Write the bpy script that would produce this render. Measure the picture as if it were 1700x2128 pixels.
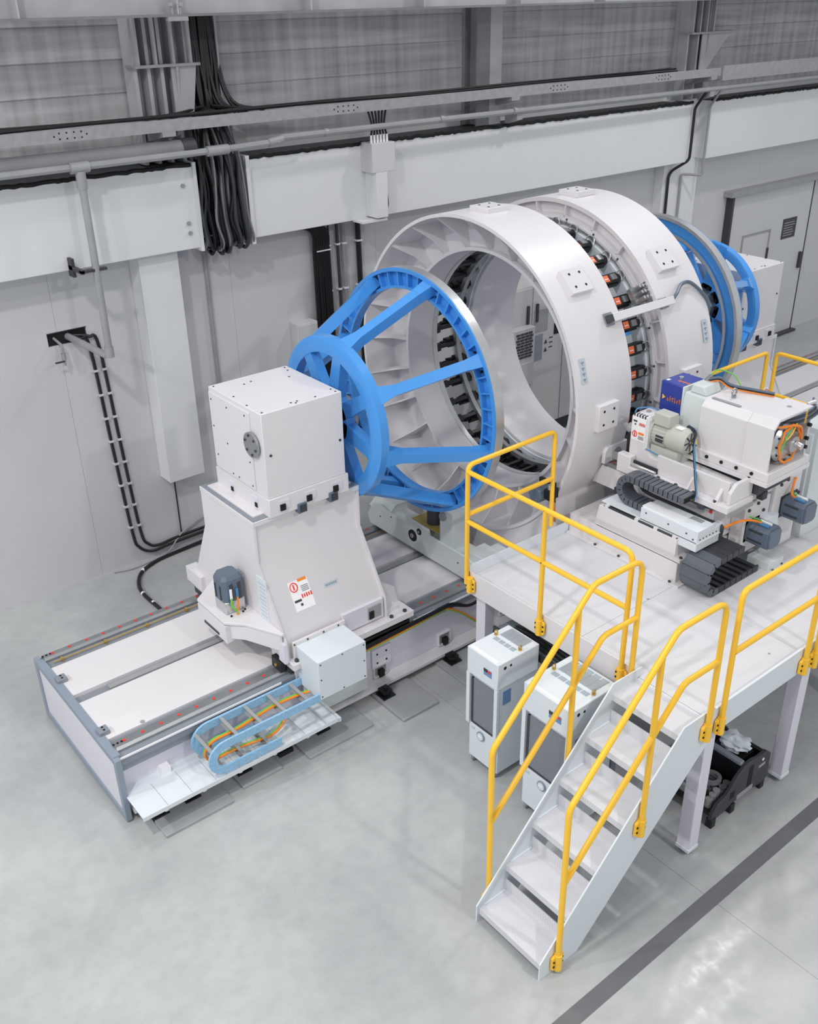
import bpy, math, random
from mathutils import Vector, Matrix
random.seed(7)
for o in list(bpy.data.objects): bpy.data.objects.remove(o)
S = bpy.context.scene
COL = S.collection
PI = math.pi

# ------------------------------------------------------------------ camera, world, lamps, exposure
cam = bpy.data.cameras.new('camera'); camo = bpy.data.objects.new('camera', cam); COL.objects.link(camo)
cam.sensor_fit = 'HORIZONTAL'; cam.sensor_width = 36.0; cam.lens = 2031.43 / 1700 * 36.0
yaw, pitch, roll = math.radians(51.5835), math.radians(28.0152), math.radians(-1.0409)
fw = Vector((math.cos(pitch)*math.cos(yaw), math.cos(pitch)*math.sin(yaw), -math.sin(pitch)))
rt = fw.cross(Vector((0, 0, 1))).normalized(); up = rt.cross(fw)
r2 = math.cos(roll)*rt + math.sin(roll)*up; u2 = -math.sin(roll)*rt + math.cos(roll)*up
mw = Matrix((( r2.x, u2.x, -fw.x, 0), (r2.y, u2.y, -fw.y, 0), (r2.z, u2.z, -fw.z, 6.0), (0, 0, 0, 1)))
camo.matrix_world = mw; cam.clip_end = 200
S.camera = camo

W = bpy.data.worlds.new('world'); S.world = W; W.use_nodes = True
W.node_tree.nodes['Background'].inputs[0].default_value = (0.93, 0.965, 1.0, 1)
W.node_tree.nodes['Background'].inputs[1].default_value = 0.60

def lamp(name, loc, power, size, col=(1, 0.98, 0.96)):
    l = bpy.data.lights.new(name, 'AREA'); l.shape = 'DISK'; l.size = size; l.energy = power; l.color = col
    o = bpy.data.objects.new(name, l); COL.objects.link(o); o.location = loc
    return o
for loc, pw in (((-1.2, 3.3, 10.0), 350), ((2.6, 9.2, 10.0), 85), ((7.0, 6.2, 10.0), 35), ((11.5, 5.9, 10.0), 190), ((5.0, -5.0, 10.0), 420),
                ((-7.6, 8.0, 10.0), 560), ((-7.6, 1.5, 10.0), 340)):  # these two and the lamp before: unseen, added to fill end and near faces
    lamp('high_bay_and_fill_lamp', loc, pw, 0.55)

S.view_settings.view_transform = 'Standard'; S.view_settings.look = 'None'
S.view_settings.gamma = 1.0; S.view_settings.use_curve_mapping = False
S.view_settings.exposure = 0.04

# ------------------------------------------------------------------ materials
def lin(h):
    h = h.lstrip('#'); out = []
    for i in (0, 2, 4):
        c = int(h[i:i+2], 16)/255
        out.append(c/12.92 if c <= 0.04045 else ((c+0.055)/1.055)**2.4)
    return out
def mat(name, hexc, rough=0.5, metal=0.0, var=0.04, scale=6.0, bump=0.0, bscale=120.0, spec=0.5, alpha=1.0, trans=0.0):
    m = bpy.data.materials.new(name); m.use_nodes = True
    nt = m.node_tree; b = nt.nodes['Principled BSDF']
    c = lin(hexc)
    tc = nt.nodes.new('ShaderNodeTexCoord')
    n = nt.nodes.new('ShaderNodeTexNoise'); n.inputs['Scale'].default_value = scale; n.inputs['Detail'].default_value = 5
    nt.links.new(tc.outputs['Object'], n.inputs['Vector'])
    r = nt.nodes.new('ShaderNodeValToRGB')
    r.color_ramp.elements[0].position = 0.3; r.color_ramp.elements[1].position = 0.7
    r.color_ramp.elements[0].color = [x*(1-var) for x in c]+[1]
    r.color_ramp.elements[1].color = [min(1, x*(1+var)) for x in c]+[1]
    nt.links.new(n.outputs['Fac'], r.inputs[0]); nt.links.new(r.outputs[0], b.inputs['Base Color'])
    b.inputs['Roughness'].default_value = rough; b.inputs['Metallic'].default_value = metal
    b.inputs['Specular IOR Level'].default_value = spec
    if trans: b.inputs['Transmission Weight'].default_value = trans
    if bump:
        n2 = nt.nodes.new('ShaderNodeTexNoise'); n2.inputs['Scale'].default_value = bscale
        nt.links.new(tc.outputs['Object'], n2.inputs['Vector'])
        bp = nt.nodes.new('ShaderNodeBump'); bp.inputs['Strength'].default_value = bump; bp.inputs['Distance'].default_value = 0.004
        nt.links.new(n2.outputs['Fac'], bp.inputs['Height']); nt.links.new(bp.outputs[0], b.inputs['Normal'])
    return m

M = {}
M['white'] = mat('white_paint', '#E0DDE0', 0.36, 0, 0.012, 2.0)
M['lilac'] = mat('pale_lilac_paint', '#DEDCE6', 0.35, 0, 0.012, 2.0)
M['cool'] = mat('cool_white_paint', '#DDE4EA', 0.4, 0, 0.012, 2.0)
M['greenwhite'] = mat('pale_green_white_paint', '#D3DADA', 0.4, 0, 0.015, 2.0)
M['blue'] = mat('blue_paint', '#4A98E4', 0.25, 0, 0.02, 3.0)
M['navy'] = mat('navy_blue_paint', '#2B3E9A', 0.35, 0, 0.03, 3.0)
M['yellow'] = mat('safety_yellow_paint', '#FFC838', 0.28, 0, 0.015, 3.0)
M['alu'] = mat('machined_aluminium', '#CBCCCE', 0.3, 0.75, 0.05, 14.0)
M['steel'] = mat('ground_steel', '#A2A5A8', 0.32, 0.7, 0.05, 10.0)
M['greysteel'] = mat('grey_steel_paint', '#8B919B', 0.45, 0.1, 0.03, 6.0)
M['frame'] = mat('blue_grey_paint', '#8C97A6', 0.4, 0, 0.02, 4.0)
M['servo'] = mat('servo_grey_paint', '#5F6C7D', 0.42, 0, 0.03, 5.0)
M['vent'] = mat('blue_grey_vent', '#A3B1BD', 0.5, 0, 0.03, 20.0)
M['grey'] = mat('mid_grey_paint', '#9C9EA0', 0.5, 0, 0.04, 5.0)
M['motor'] = mat('warm_grey_motor_paint', '#BFC2B9', 0.45, 0, 0.03, 5.0)
M['dark'] = mat('dark_grey', '#3A3D42', 0.5, 0, 0.08, 8.0)
M['black'] = mat('black_rubber', '#17181B', 0.45, 0, 0.15, 8.0)
M['chain'] = mat('charcoal_plastic', '#5A6069', 0.38, 0, 0.05, 8.0)
M['cable'] = mat('black_cable', '#1C1D20', 0.42, 0, 0.2, 6.0)
M['red'] = mat('red_plug', '#E8382C', 0.5, 0, 0.03)
M['orange'] = mat('orange_cable', '#F58A22', 0.4, 0, 0.03)
M['green'] = mat('green_cable', '#6CC24A', 0.4, 0, 0.03)
M['lightblue'] = mat('light_blue_plastic', '#4C86B8', 0.4, 0, 0.03)
M['labelorange'] = mat('orange_label', '#F0764A', 0.5, 0, 0.03)
M['labelwhite'] = mat('white_label', '#F4F4F6', 0.45, 0, 0.01)
M['labelblue'] = mat('pale_blue_label', '#BFCAD4', 0.45, 0, 0.04, 40.0)
M['deepblue'] = mat('blue_label', '#6F8FBE', 0.45, 0, 0.04, 40.0)
M['brass'] = mat('brass', '#C9A85A', 0.35, 0.6, 0.05)
M['hole'] = mat('deep_black', '#0A0A0C', 0.7, 0, 0.1)
M['yellowdull'] = mat('dull_yellow_paint', '#A8944A', 0.5, 0, 0.1)
M['galv'] = mat('galvanised_steel', '#9FA0A2', 0.5, 0.15, 0.10, 14.0)
M['pipe'] = mat('pipe_grey_paint', '#9C9EA0', 0.4, 0.05, 0.07, 5.0)
M['darksteel'] = mat('dark_steel_paint', '#7C7D80', 0.5, 0.0, 0.10, 4.0)
M['colsteel'] = mat('column_steel_paint', '#B0B1B4', 0.5, 0.0, 0.08, 4.0)
M['mesh'] = mat('dust_filter_mesh', '#7F828C', 0.65, 0, 0.08, 60.0)
M['wall'] = mat('wall_panel_paint', '#CDCED0', 0.6, 0, 0.025, 1.2, 0.12, 3.0)
M['cabinet'] = mat('cabinet_paint', '#C2C3C3', 0.5, 0, 0.015, 2.0)
M['beam'] = mat('white_render', '#DEE0E1', 0.62, 0, 0.02, 1.5, 0.15, 5.0)
M['stripe'] = mat('dark_floor_stripe', '#6B6C70', 0.4, 0, 0.05, 6.0)

# blue plastic of the cable chain: lightly mottled
M['chainblue'] = mat('mottled_blue_plastic', '#93C0E2', 0.5, 0, 0.14, 70.0)

def floor_mat():
    m = bpy.data.materials.new('polished_concrete'); m.use_nodes = True; nt = m.node_tree; b = nt.nodes['Principled BSDF']
    tc = nt.nodes.new('ShaderNodeTexCoord')
    n1 = nt.nodes.new('ShaderNodeTexNoise'); n1.inputs['Scale'].default_value = 0.9; n1.inputs['Detail'].default_value = 8; n1.inputs['Roughness'].default_value = 0.62
    n2 = nt.nodes.new('ShaderNodeTexNoise'); n2.inputs['Scale'].default_value = 9; n2.inputs['Detail'].default_value = 6
    nt.links.new(tc.outputs['Object'], n1.inputs['Vector']); nt.links.new(tc.outputs['Object'], n2.inputs['Vector'])
    r1 = nt.nodes.new('ShaderNodeValToRGB'); e = r1.color_ramp.elements
    e[0].position = 0.36; e[0].color = lin('#A9ACAD')+[1]; e[1].position = 0.62; e[1].color = lin('#BABDBD')+[1]
    nt.links.new(n1.outputs['Fac'], r1.inputs[0])
    r2_ = nt.nodes.new('ShaderNodeValToRGB'); e = r2_.color_ramp.elements
    e[0].position = 0.25; e[0].color = (0.90, 0.90, 0.90, 1); e[1].position = 0.6; e[1].color = (1, 1, 1, 1)
    nt.links.new(n2.outputs['Fac'], r2_.inputs[0])
    mx = nt.nodes.new('ShaderNodeMix'); mx.data_type = 'RGBA'; mx.blend_type = 'MULTIPLY'; mx.inputs[0].default_value = 0.6
    nt.links.new(r1.outputs[0], mx.inputs[6]); nt.links.new(r2_.outputs[0], mx.inputs[7]); nt.links.new(mx.outputs[2], b.inputs['Base Color'])
    mr = nt.nodes.new('ShaderNodeMapRange'); mr.inputs[1].default_value = 0.3; mr.inputs[2].default_value = 0.7; mr.inputs[3].default_value = 0.22; mr.inputs[4].default_value = 0.42
    nt.links.new(n2.outputs['Fac'], mr.inputs[0]); nt.links.new(mr.outputs[0], b.inputs['Roughness'])
    bp = nt.nodes.new('ShaderNodeBump'); bp.inputs['Strength'].default_value = 0.04; bp.inputs['Distance'].default_value = 0.01
    n3 = nt.nodes.new('ShaderNodeTexNoise'); n3.inputs['Scale'].default_value = 22; nt.links.new(tc.outputs['Object'], n3.inputs['Vector'])
    nt.links.new(n3.outputs['Fac'], bp.inputs['Height']); nt.links.new(bp.outputs[0], b.inputs['Normal'])
    return m
M['floor'] = floor_mat()
M['floorplate'] = mat('grey_floor_plate', '#A4A7A9', 0.5, 0, 0.05, 5.0)

def upper_mat():
    m = bpy.data.materials.new('grimy_cladding'); m.use_nodes = True; nt = m.node_tree; b = nt.nodes['Principled BSDF']
    tc = nt.nodes.new('ShaderNodeTexCoord')
    mp = nt.nodes.new('ShaderNodeMapping'); mp.inputs['Scale'].default_value = (9, 1, 0.5); nt.links.new(tc.outputs['Object'], mp.inputs[0])
    n1 = nt.nodes.new('ShaderNodeTexNoise'); n1.inputs['Scale'].default_value = 1.0; n1.inputs['Detail'].default_value = 6; nt.links.new(mp.outputs[0], n1.inputs['Vector'])
    mp2 = nt.nodes.new('ShaderNodeMapping'); mp2.inputs['Scale'].default_value = (0.6, 1, 9); nt.links.new(tc.outputs['Object'], mp2.inputs[0])
    n2 = nt.nodes.new('ShaderNodeTexNoise'); n2.inputs['Scale'].default_value = 1.0; n2.inputs['Detail'].default_value = 7; nt.links.new(mp2.outputs[0], n2.inputs['Vector'])
    ad = nt.nodes.new('ShaderNodeMath'); ad.operation = 'ADD'; nt.links.new(n1.outputs['Fac'], ad.inputs[0]); nt.links.new(n2.outputs['Fac'], ad.inputs[1])
    r = nt.nodes.new('ShaderNodeValToRGB'); e = r.color_ramp.elements
    e[0].position = 0.35; e[0].color = lin('#929395')+[1]; e[1].position = 0.60; e[1].color = lin('#BEBFC1')+[1]
    hf = nt.nodes.new('ShaderNodeMath'); hf.operation = 'MULTIPLY'; hf.inputs[1].default_value = 0.5; nt.links.new(ad.outputs[0], hf.inputs[0])
    nt.links.new(hf.outputs[0], r.inputs[0]); nt.links.new(r.outputs[0], b.inputs['Base Color']); b.inputs['Roughness'].default_value = 0.65
    return m
M['upper'] = upper_mat()

def checker_mat():
    m = bpy.data.materials.new('tread_plate'); m.use_nodes = True; nt = m.node_tree; b = nt.nodes['Principled BSDF']
    tc = nt.nodes.new('ShaderNodeTexCoord')
    v = nt.nodes.new('ShaderNodeTexVoronoi'); v.inputs['Scale'].default_value = 62; v.inputs['Randomness'].default_value = 0.0
    mp = nt.nodes.new('ShaderNodeMapping'); mp.inputs['Rotation'].default_value = (0, 0, PI/4); nt.links.new(tc.outputs['Object'], mp.inputs[0]); nt.links.new(mp.outputs[0], v.inputs['Vector'])
    r = nt.nodes.new('ShaderNodeValToRGB'); e = r.color_ramp.elements; e[0].position = 0.25; e[0].color = lin('#DEDEE2')+[1]; e[1].position = 0.45; e[1].color = lin('#D2D3D8')+[1]
    nt.links.new(v.outputs['Distance'], r.inputs[0]); nt.links.new(r.outputs[0], b.inputs['Base Color'])
    inv = nt.nodes.new('ShaderNodeMath'); inv.operation = 'SUBTRACT'; inv.inputs[0].default_value = 1; nt.links.new(v.outputs['Distance'], inv.inputs[1])
    bp = nt.nodes.new('ShaderNodeBump'); bp.inputs['Strength'].default_value = 0.25; bp.inputs['Distance'].default_value = 0.004
    nt.links.new(inv.outputs[0], bp.inputs['Height']); nt.links.new(bp.outputs[0], b.inputs['Normal']); b.inputs['Roughness'].default_value = 0.4
    return m
M['tread'] = checker_mat()

# ------------------------------------------------------------------ mesh helpers
class MB:
    def __init__(s): s.v = []; s.f = []
    def add(s, vs, fs):
        b = len(s.v); s.v += [tuple(p) for p in vs]; s.f += [tuple(i+b for i in f) for f in fs]; return s
    def box(s, x0, x1, y0, y1, z0, z1):
        vs = [(x, y, z) for z in (z0, z1) for y in (y0, y1) for x in (x0, x1)]
        return s.add(vs, [(0, 2, 3, 1), (4, 5, 7, 6), (0, 1, 5, 4), (2, 6, 7, 3), (0, 4, 6, 2), (1, 3, 7, 5)])
    def obox(s, c, sz, ax=None):
        """box at centre c, full sizes sz, axes = three vectors"""
        c = Vector(c); ax = ax or (Vector((1, 0, 0)), Vector((0, 1, 0)), Vector((0, 0, 1)))
        vs = []
        for k in (-.5, .5):
            for j in (-.5, .5):
                for i in (-.5, .5):
                    vs.append(c + ax[0]*sz[0]*i + ax[1]*sz[1]*j + ax[2]*sz[2]*k)
        return s.add(vs, [(0, 2, 3, 1), (4, 5, 7, 6), (0, 1, 5, 4), (2, 6, 7, 3), (0, 4, 6, 2), (1, 3, 7, 5)])
    def prism(s, pts, pl, a, b):
        """extrude polygon pts, drawn in plane pl ('xz','yz','xy'), from a to b along the third axis"""
        def P(p, t):
            return {'xz': (p[0], t, p[1]), 'yz': (t, p[0], p[1]), 'xy': (p[0], p[1], t)}[pl]
        n = len(pts); vs = [P(p, a) for p in pts] + [P(p, b) for p in pts]
        fs = [tuple(range(n-1, -1, -1)), tuple(range(n, 2*n))] + [(i, (i+1) % n, n+(i+1) % n, n+i) for i in range(n)]
        return s.add(vs, fs)
    def cyl(s, p0, p1, r0, r1=None, n=12, caps=True):
        r1 = r0 if r1 is None else r1
        p0 = Vector(p0); p1 = Vector(p1); d = (p1-p0).normalized()
        a = d.orthogonal().normalized(); b = d.cross(a); vs = []
        for p, r in ((p0, r0), (p1, r1)):
            for i in range(n):
                t = 2*PI*i/n; vs.append(p + a*math.cos(t)*r + b*math.sin(t)*r)
        fs = [(i, (i+1) % n, n+(i+1) % n, n+i) for i in range(n)]
        if caps: fs += [tuple(range(n-1, -1, -1)), tuple(range(n, 2*n))]
        return s.add(vs, fs)
    def tube(s, path, r, n=8, closed=False):
        P = [Vector(p) for p in path]; m = len(P); vs = []
        t0 = (P[1]-P[0]).normalized(); a = t0.orthogonal().normalized()
        for i in range(m):
            if closed: t = (P[(i+1) % m]-P[i-1])
            else: t = (P[min(i+1, m-1)]-P[max(i-1, 0)])
            t = t.normalized() if t.length > 1e-9 else t0
            a = (a - t*a.dot(t)); a = a.normalized() if a.length > 1e-6 else t.orthogonal().normalized()
            b = t.cross(a)
            for k in range(n):
                q = 2*PI*k/n; vs.append(P[i] + (a*math.cos(q)+b*math.sin(q))*r)
        fs = []
        for i in range(m if closed else m-1):
            j = (i+1) % m
            for k in range(n):
                fs.append((i*n+k, i*n+(k+1) % n, j*n+(k+1) % n, j*n+k))
        if not closed: fs += [tuple(range(n-1, -1, -1)), tuple(range((m-1)*n, m*n))]
        return s.add(vs, fs)
    def rev(s, prof, yc, zc, n=96, a0=0.0, a1=2*PI):
        """closed profile [(x, r)...] revolved about the X-parallel axis through (yc, zc)"""
        full = abs(a1-a0-2*PI) < 1e-6; m = len(prof); k = n if full else n+1; vs = []
        for i in range(k):
            t = a0+(a1-a0)*i/n
            for x, r in prof: vs.append((x, yc+r*math.cos(t), zc+r*math.sin(t)))
        fs = []
        for i in range(n):
            j = (i+1) % k
            for q in range(m):
                fs.append((i*m+q, i*m+(q+1) % m, j*m+(q+1) % m, j*m+q))
        if not full: fs += [tuple(range(m-1, -1, -1)), tuple(range((k-1)*m, k*m))]
        return s.add(vs, fs)
    def build(s, name, m, parent=None, bevel=0.0, kind=None, seg=2):
        me = bpy.data.meshes.new(name); me.from_pydata(s.v, [], s.f); me.update()
        import bmesh
        bm = bmesh.new(); bm.from_mesh(me); bmesh.ops.recalc_face_normals(bm, faces=bm.faces); bm.to_mesh(me); bm.free()
        me.materials.append(M[m] if isinstance(m, str) else m)
        for p in me.polygons: p.use_smooth = True
        me.set_sharp_from_angle(angle=math.radians(32))
        o = bpy.data.objects.new(name, me); COL.objects.link(o)
        if parent is not None: put(o, parent)
        if bevel:
            b = o.modifiers.new('bevel', 'BEVEL'); b.width = bevel; b.segments = seg; b.limit_method = 'ANGLE'; b.angle_limit = math.radians(40)
            b.harden_normals = False
        if kind: o['kind'] = kind
        return o
def wl(o):
    """world location of a chain of unrotated parents"""
    v = Vector(o.location); p = o.parent
    while p: v += Vector(p.location); p = p.parent
    return v
def put(o, parent):
    o.parent = parent
    p = parent; off = Vector((0, 0, 0))
    while p: off += Vector(p.location); p = p.parent
    o.location = Vector(o.location) - off
def tag(o, label, cat=None, group=None):
    o['label'] = label
    if cat: o['category'] = cat
    if group: o['group'] = group
    return o
def thing(name, loc, label, cat, group=None):
    o = bpy.data.objects.new(name, None); COL.objects.link(o); o.location = loc; o.empty_display_size = 0.1
    return tag(o, label, cat, group)
def dupchild(src, parent, loc):
    c = src.copy(); COL.objects.link(c); c.parent = parent; c.location = loc; return c
def box(name, m, parent, x0, x1, y0, y1, z0, z1, bevel=0.0):
    return MB().box(x0, x1, y0, y1, z0, z1).build(name, m, parent, bevel)
def struct(o): o['kind'] = 'structure'; return o
def fillet(path, r, n=5):
    P = [Vector(p) for p in path]; out = [P[0]]
    for i in range(1, len(P)-1):
        a = (P[i-1]-P[i]); b = (P[i+1]-P[i]); la, lb = a.length, b.length; a.normalize(); b.normalize()
        ang = a.angle(b)
        if ang > PI-0.02: out.append(P[i]); continue
        d = min(r/math.tan(ang/2), la*0.48, lb*0.48)
        p0 = P[i]+a*d; p1 = P[i]+b*d
        for k in range(n+1):
            t = k/n; out.append(p0*(1-t)**2 + P[i]*2*t*(1-t) + p1*t*t)
    out.append(P[-1]); return out
def spline(pts, n=8):
    P = [Vector(p) for p in pts]; P = [2*P[0]-P[1]]+P+[2*P[-1]-P[-2]]; out = []
    for i in range(1, len(P)-2):
        for k in range(n):
            t = k/n; a, b, c, d = P[i-1], P[i], P[i+1], P[i+2]
            out.append(0.5*((2*b)+(c-a)*t+(2*a-5*b+4*c-d)*t*t+(3*b-a-3*c+d)*t**3))
    out.append(P[-2]); return out
def bolts(pts, d, r, h, m, parent, name='bolts', n=6):
    """small bolt heads at pts, all pointing along d; joined, too small to pick apart"""
    b = MB(); d = Vector(d)
    for p in pts: b.cyl(Vector(p)-d*0.001, Vector(p)+d*h, r, n=n)
    return b.build(name, m, parent, kind='stuff')
YC, ZC = 6.94, 2.571

# ------------------------------------------------------------------ setting: floor
fl = struct(box('floor', 'floor', None, -6, 26, -8, 10.4, -0.2, -0.006))
gx = [-6, 4.86, 9.9, 15.0, 20.0, 26]; gy = [-8, 2.595, 10.4]
for i in range(len(gx)-1):
    for j in range(len(gy)-1):
        box('slab', 'floor', fl, gx[i]+.0015, gx[i+1]-.0015, gy[j]+.0015, gy[j+1]-.0015, -0.006, 0.0)
struct(box('trim_1', 'stripe', None, -2, 24, 2.535, 2.655, 0.0, 0.0015))

# ------------------------------------------------------------------ setting: rear wall, beam, columns
wall = struct(box('wall_back', 'wall', None, -4, 26, 10.035, 10.4, 0, 7.2))
px = [-4+.0] ; x = 5.37-2.08*4
while x < 26: px.append(x); x += 2.08
px.append(26)
hole = (3.18, 3.60, 2.80, 2.94)
for i in range(len(px)-1):
    a, b = px[i]+.0012, px[i+1]-.0012
    mb = MB()
    if a < hole[0] and b > hole[1]:
        mb.box(a, hole[0], 9.975, 10.035, 0, 4.55); mb.box(hole[1], b, 9.975, 10.035, 0, 4.55)
        mb.box(hole[0], hole[1], 9.975, 10.035, 0, hole[2]); mb.box(hole[0], hole[1], 9.975, 10.035, hole[3], 4.55)
    elif a < hole[0] < b:
        mb.box(a, hole[0], 9.975, 10.035, 0, 4.55); mb.box(hole[0], b, 9.975, 10.035, 0, hole[2]); mb.box(hole[0], b, 9.975, 10.035, hole[3], 4.55)
    elif a < hole[1] < b:
        mb.box(hole[1], b, 9.975, 10.035, 0, 4.55); mb.box(a, hole[1], 9.975, 10.035, 0, hole[2]); mb.box(a, hole[1], 9.975, 10.035, hole[3], 4.55)
    else: mb.box(a, b, 9.975, 10.035, 0, 4.55)
    mb.build('wall_panel', 'wall', wall)
box('opening_back', 'hole', wall, hole[0]-.02, hole[1]+.02, 10.0, 10.03, hole[2]-.02, hole[3]+.02)
# upper cladding: rows of sheets with a lipped edge, each sheet its own piece
sx = [-4, 1.4, 4.9, 9.02, 13.2, 17.4, 26]
zrow = [4.56+0.30*i for i in range(9)]
for r in range(8):
    for i in range(len(sx)-1):
        a, b = sx[i]+.002, sx[i+1]-.002; z0, z1 = zrow[r]+.001, zrow[r+1]-.001
        d = random.uniform(-.003, .003)
        MB().prism([(10.035, z0), (9.958+d, z0), (9.954+d, z0+.012), (9.960+d, z0+.03), (9.960+d, z1-.02), (9.958+d, z1), (10.035, z1)], 'yz', a, b).build('cladding_sheet', 'upper', wall)
# big white ledge beam in three runs
def ledge(n, x0, x1):
    t = struct(box('trim_%d' % n, 'beam', None, x0, x1, 9.60, 9.99, 3.63, 4.47, 0.008))
    pts = []; xx = x0+.01
    while xx < x1: pts.append((xx, 9.603+random.uniform(-.004, .006), 4.472+random.uniform(-.007, .008))); xx += random.uniform(.03, .07)
    pts.append((x1-.01, 9.605, 4.475))
    MB().tube(pts, 0.022, 6).build('sealant_bead', 'hole', t)
    box('ledge_cover', 'dark', t, x0+.01, x1-.01, 9.615, 9.975, 4.47, 4.485)
    return t
b1 = ledge(2, -4, 4.87); b2 = ledge(3, 5.47, 13.16); b3 = ledge(4, 13.62, 26)
box('edge_plate', 'beam', b1, 4.84, 4.875, 9.56, 9.98, 3.60, 4.50)
box('edge_plate', 'beam', b2, 5.455, 5.50, 9.55, 9.98, 3.58, 4.50)
bolts([(4.72, 9.60, 4.28), (4.74, 9.60, 3.90), (4.745, 9.60, 3.80)], (0, -1, 0), .022, .02, 'grey', b1)
struct(box('trim_5', 'beam', None, 4.18, 4.63, 9.72, 9.975, 1.0, 3.63, 0.006))
struct(box('trim_6', 'beam', None, 12.90, 13.75, 9.80, 9.975, 0.0, 4.5, 0.006))
# steel columns of the upper storey with brackets
def column(n, x0, x1, ribs, bracket):
    t = struct(box('trim_%d' % n, 'colsteel', None, x0, x1, 9.86, 9.975, 4.5, 7.0))
    w = (x1-x0)/(ribs-1)
    for k in range(ribs):
        box('rib', 'colsteel', t, x0+w*k-.018, x0+w*k+.018, 9.70, 9.86, 4.5, 7.0)
    if bracket:
        box('bracket_plate', 'galv', t, x0-.03, x1+bracket*.42, 9.62, 9.86, 5.39, 5.415)
        MB().prism([(9.70, 4.75), (9.69, 4.75), (9.63, 5.39), (9.70, 5.39)], 'yz', x0+.40, x0+.425).build('gusset', 'colsteel', t)
        MB().prism([(x1-.2, 5.39), (x1+bracket*.3, 5.39), (x1, 4.95), (x1-.2, 4.75)], 'xz', 9.66, 9.68).build('gusset', 'colsteel', t)
        for k in range(4): box('stiffener', 'colsteel', t, x0+.02+k*(x1-x0)/3-.012, x0+.02+k*(x1-x0)/3+.012, 9.64, 9.70, 5.415, 6.6)
    return t
column(7, 4.42, 4.98, 5, 0.25)
column(9, 13.02, 13.50, 3, 1.6)
cm = struct(box('trim_8', 'darksteel', None, 8.86, 9.24, 9.90, 9.975, 4.5, 7.0))
box('flange', 'colsteel', cm, 9.06, 9.26, 9.66, 9.68, 4.5, 7.0); box('web', 'darksteel', cm, 8.95, 8.965, 9.68, 9.90, 4.5, 7.0); box('flange', 'darksteel', cm, 8.84, 9.06, 9.66, 9.68, 4.5, 7.0)

# crane runway girder across the top
rg = thing('runway_girder', (10, 9.2, 5.85), 'grey steel crane runway girder along the very top of the wall', 'girder')
box('bottom_flange', 'darksteel', rg, -4, 24, 9.04, 9.36, 5.835, 5.855)
box('web', 'colsteel', rg, -4, 24, 9.19, 9.205, 5.855, 6.60)
box('top_flange', 'darksteel', rg, -4, 24, 9.04, 9.36, 6.60, 6.62)
for k in range(15):
    MB().prism([(9.05, 5.855), (9.19, 5.855), (9.19, 6.6), (9.05, 6.6)], 'yz', 0.26+1.45*k*1.0, 0.275+1.45*k).build('stiffener', 'colsteel', rg)
cl = MB()
cl.box(4.50, 4.70, 9.03, 9.09, 5.80, 5.835); cl.cyl((4.56, 9.06, 5.855), (4.56, 9.06, 5.93), .012); cl.cyl((4.64, 9.06, 5.855), (4.64, 9.06, 5.93), .012)
cl.build('rail_clamp', 'galv', rg)
bolts([(4.55, 9.06, 5.92), (4.65, 9.06, 5.92)], (0, 0, 1), .03, .03, 'galv', rg)

# sliding door on the right
dr = struct(box('door_1', 'cool', None, 14.95, 17.5, 9.905, 9.965, 0.04, 2.84, 0.004)); dr.data.materials[0] = M['wall']
box('door_track', 'grey', dr, 14.8, 21, 9.80, 9.975, 2.86, 2.95)
box('door_edge', 'dark', dr, 14.90, 14.955, 9.84, 9.965, 0.04, 2.9)
for a in ((15.42, 15.45, 1.2, 2.1), (16.25, 16.28, 1.2, 2.1), (15.42, 16.28, 2.1, 2.13)):
    box('hatch_frame', 'grey', dr, a[0], a[1], 9.89, 9.907, a[2], a[3])
box('hatch_lock', 'dark', dr, 16.24, 16.28, 9.88, 9.907, 1.55, 1.8)
box('door_handle', 'dark', dr, 17.36, 17.42, 9.855, 9.907, 1.25, 1.55)
box('gap_strip', 'dark', dr, 17.50, 17.53, 9.90, 9.935, 0.04, 2.84)
sg = box('door_sign', 'grey', dr, 16.66, 17.10, 9.897, 9.907, 1.88, 2.24); sg.data.materials[0] = M['dark']
st = MB()
for k in range(6): st.box(16.70, 17.06-random.random()*.1, 9.894, 9.898, 1.93+k*.045, 1.945+k*.045)
st.build('sign_lines', 'grey', sg)
# rubber foot sill of the sliding door
box('door_sill', 'dark', dr, 16.8, 17.55, 9.80, 9.93, 0.0, 0.04)

# ------------------------------------------------------------------ services on the wall
tr = thing('cable_tray', (5, 9.4, 4.84), 'long galvanised cable tray running level above the white ledge', 'cable tray')
box('tray_channel', 'galv', tr, -4, 13.45, 9.37, 9.39, 4.835, 4.945); box('tray_channel', 'galv', tr, -4, 13.45, 9.39, 9.65, 4.835, 4.845)
box('tray_channel', 'galv', tr, 13.45, 26, 9.34, 9.36, 4.77, 4.97); box('tray_channel', 'galv', tr, 13.45, 26, 9.36, 9.65, 4.77, 4.78)
for x in (4.60, 9.30, 13.35): MB().prism([(9.36, 4.835), (9.36, 4.79), (9.70, 4.72), (9.975, 4.72), (9.975, 4.835)], 'yz', x-.14, x).build('tray_bracket', 'pipe', tr)
for x0 in (3.45, 6.55, 9.9, 12.0):
    bolts([(x0+.07*k, 9.37, z) for k in range(4) for z in (4.865, 4.915)]+[(x0-.05, 9.37, 4.89), (x0+.26, 9.37, 4.89)], (0, -1, 0), .008, .004, 'hole', tr, 'joint_bolts')
tc = thing('tray_cables', (5, 9.5, 4.85), 'thin black cables lying loose in the long cable tray', 'cables')
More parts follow.
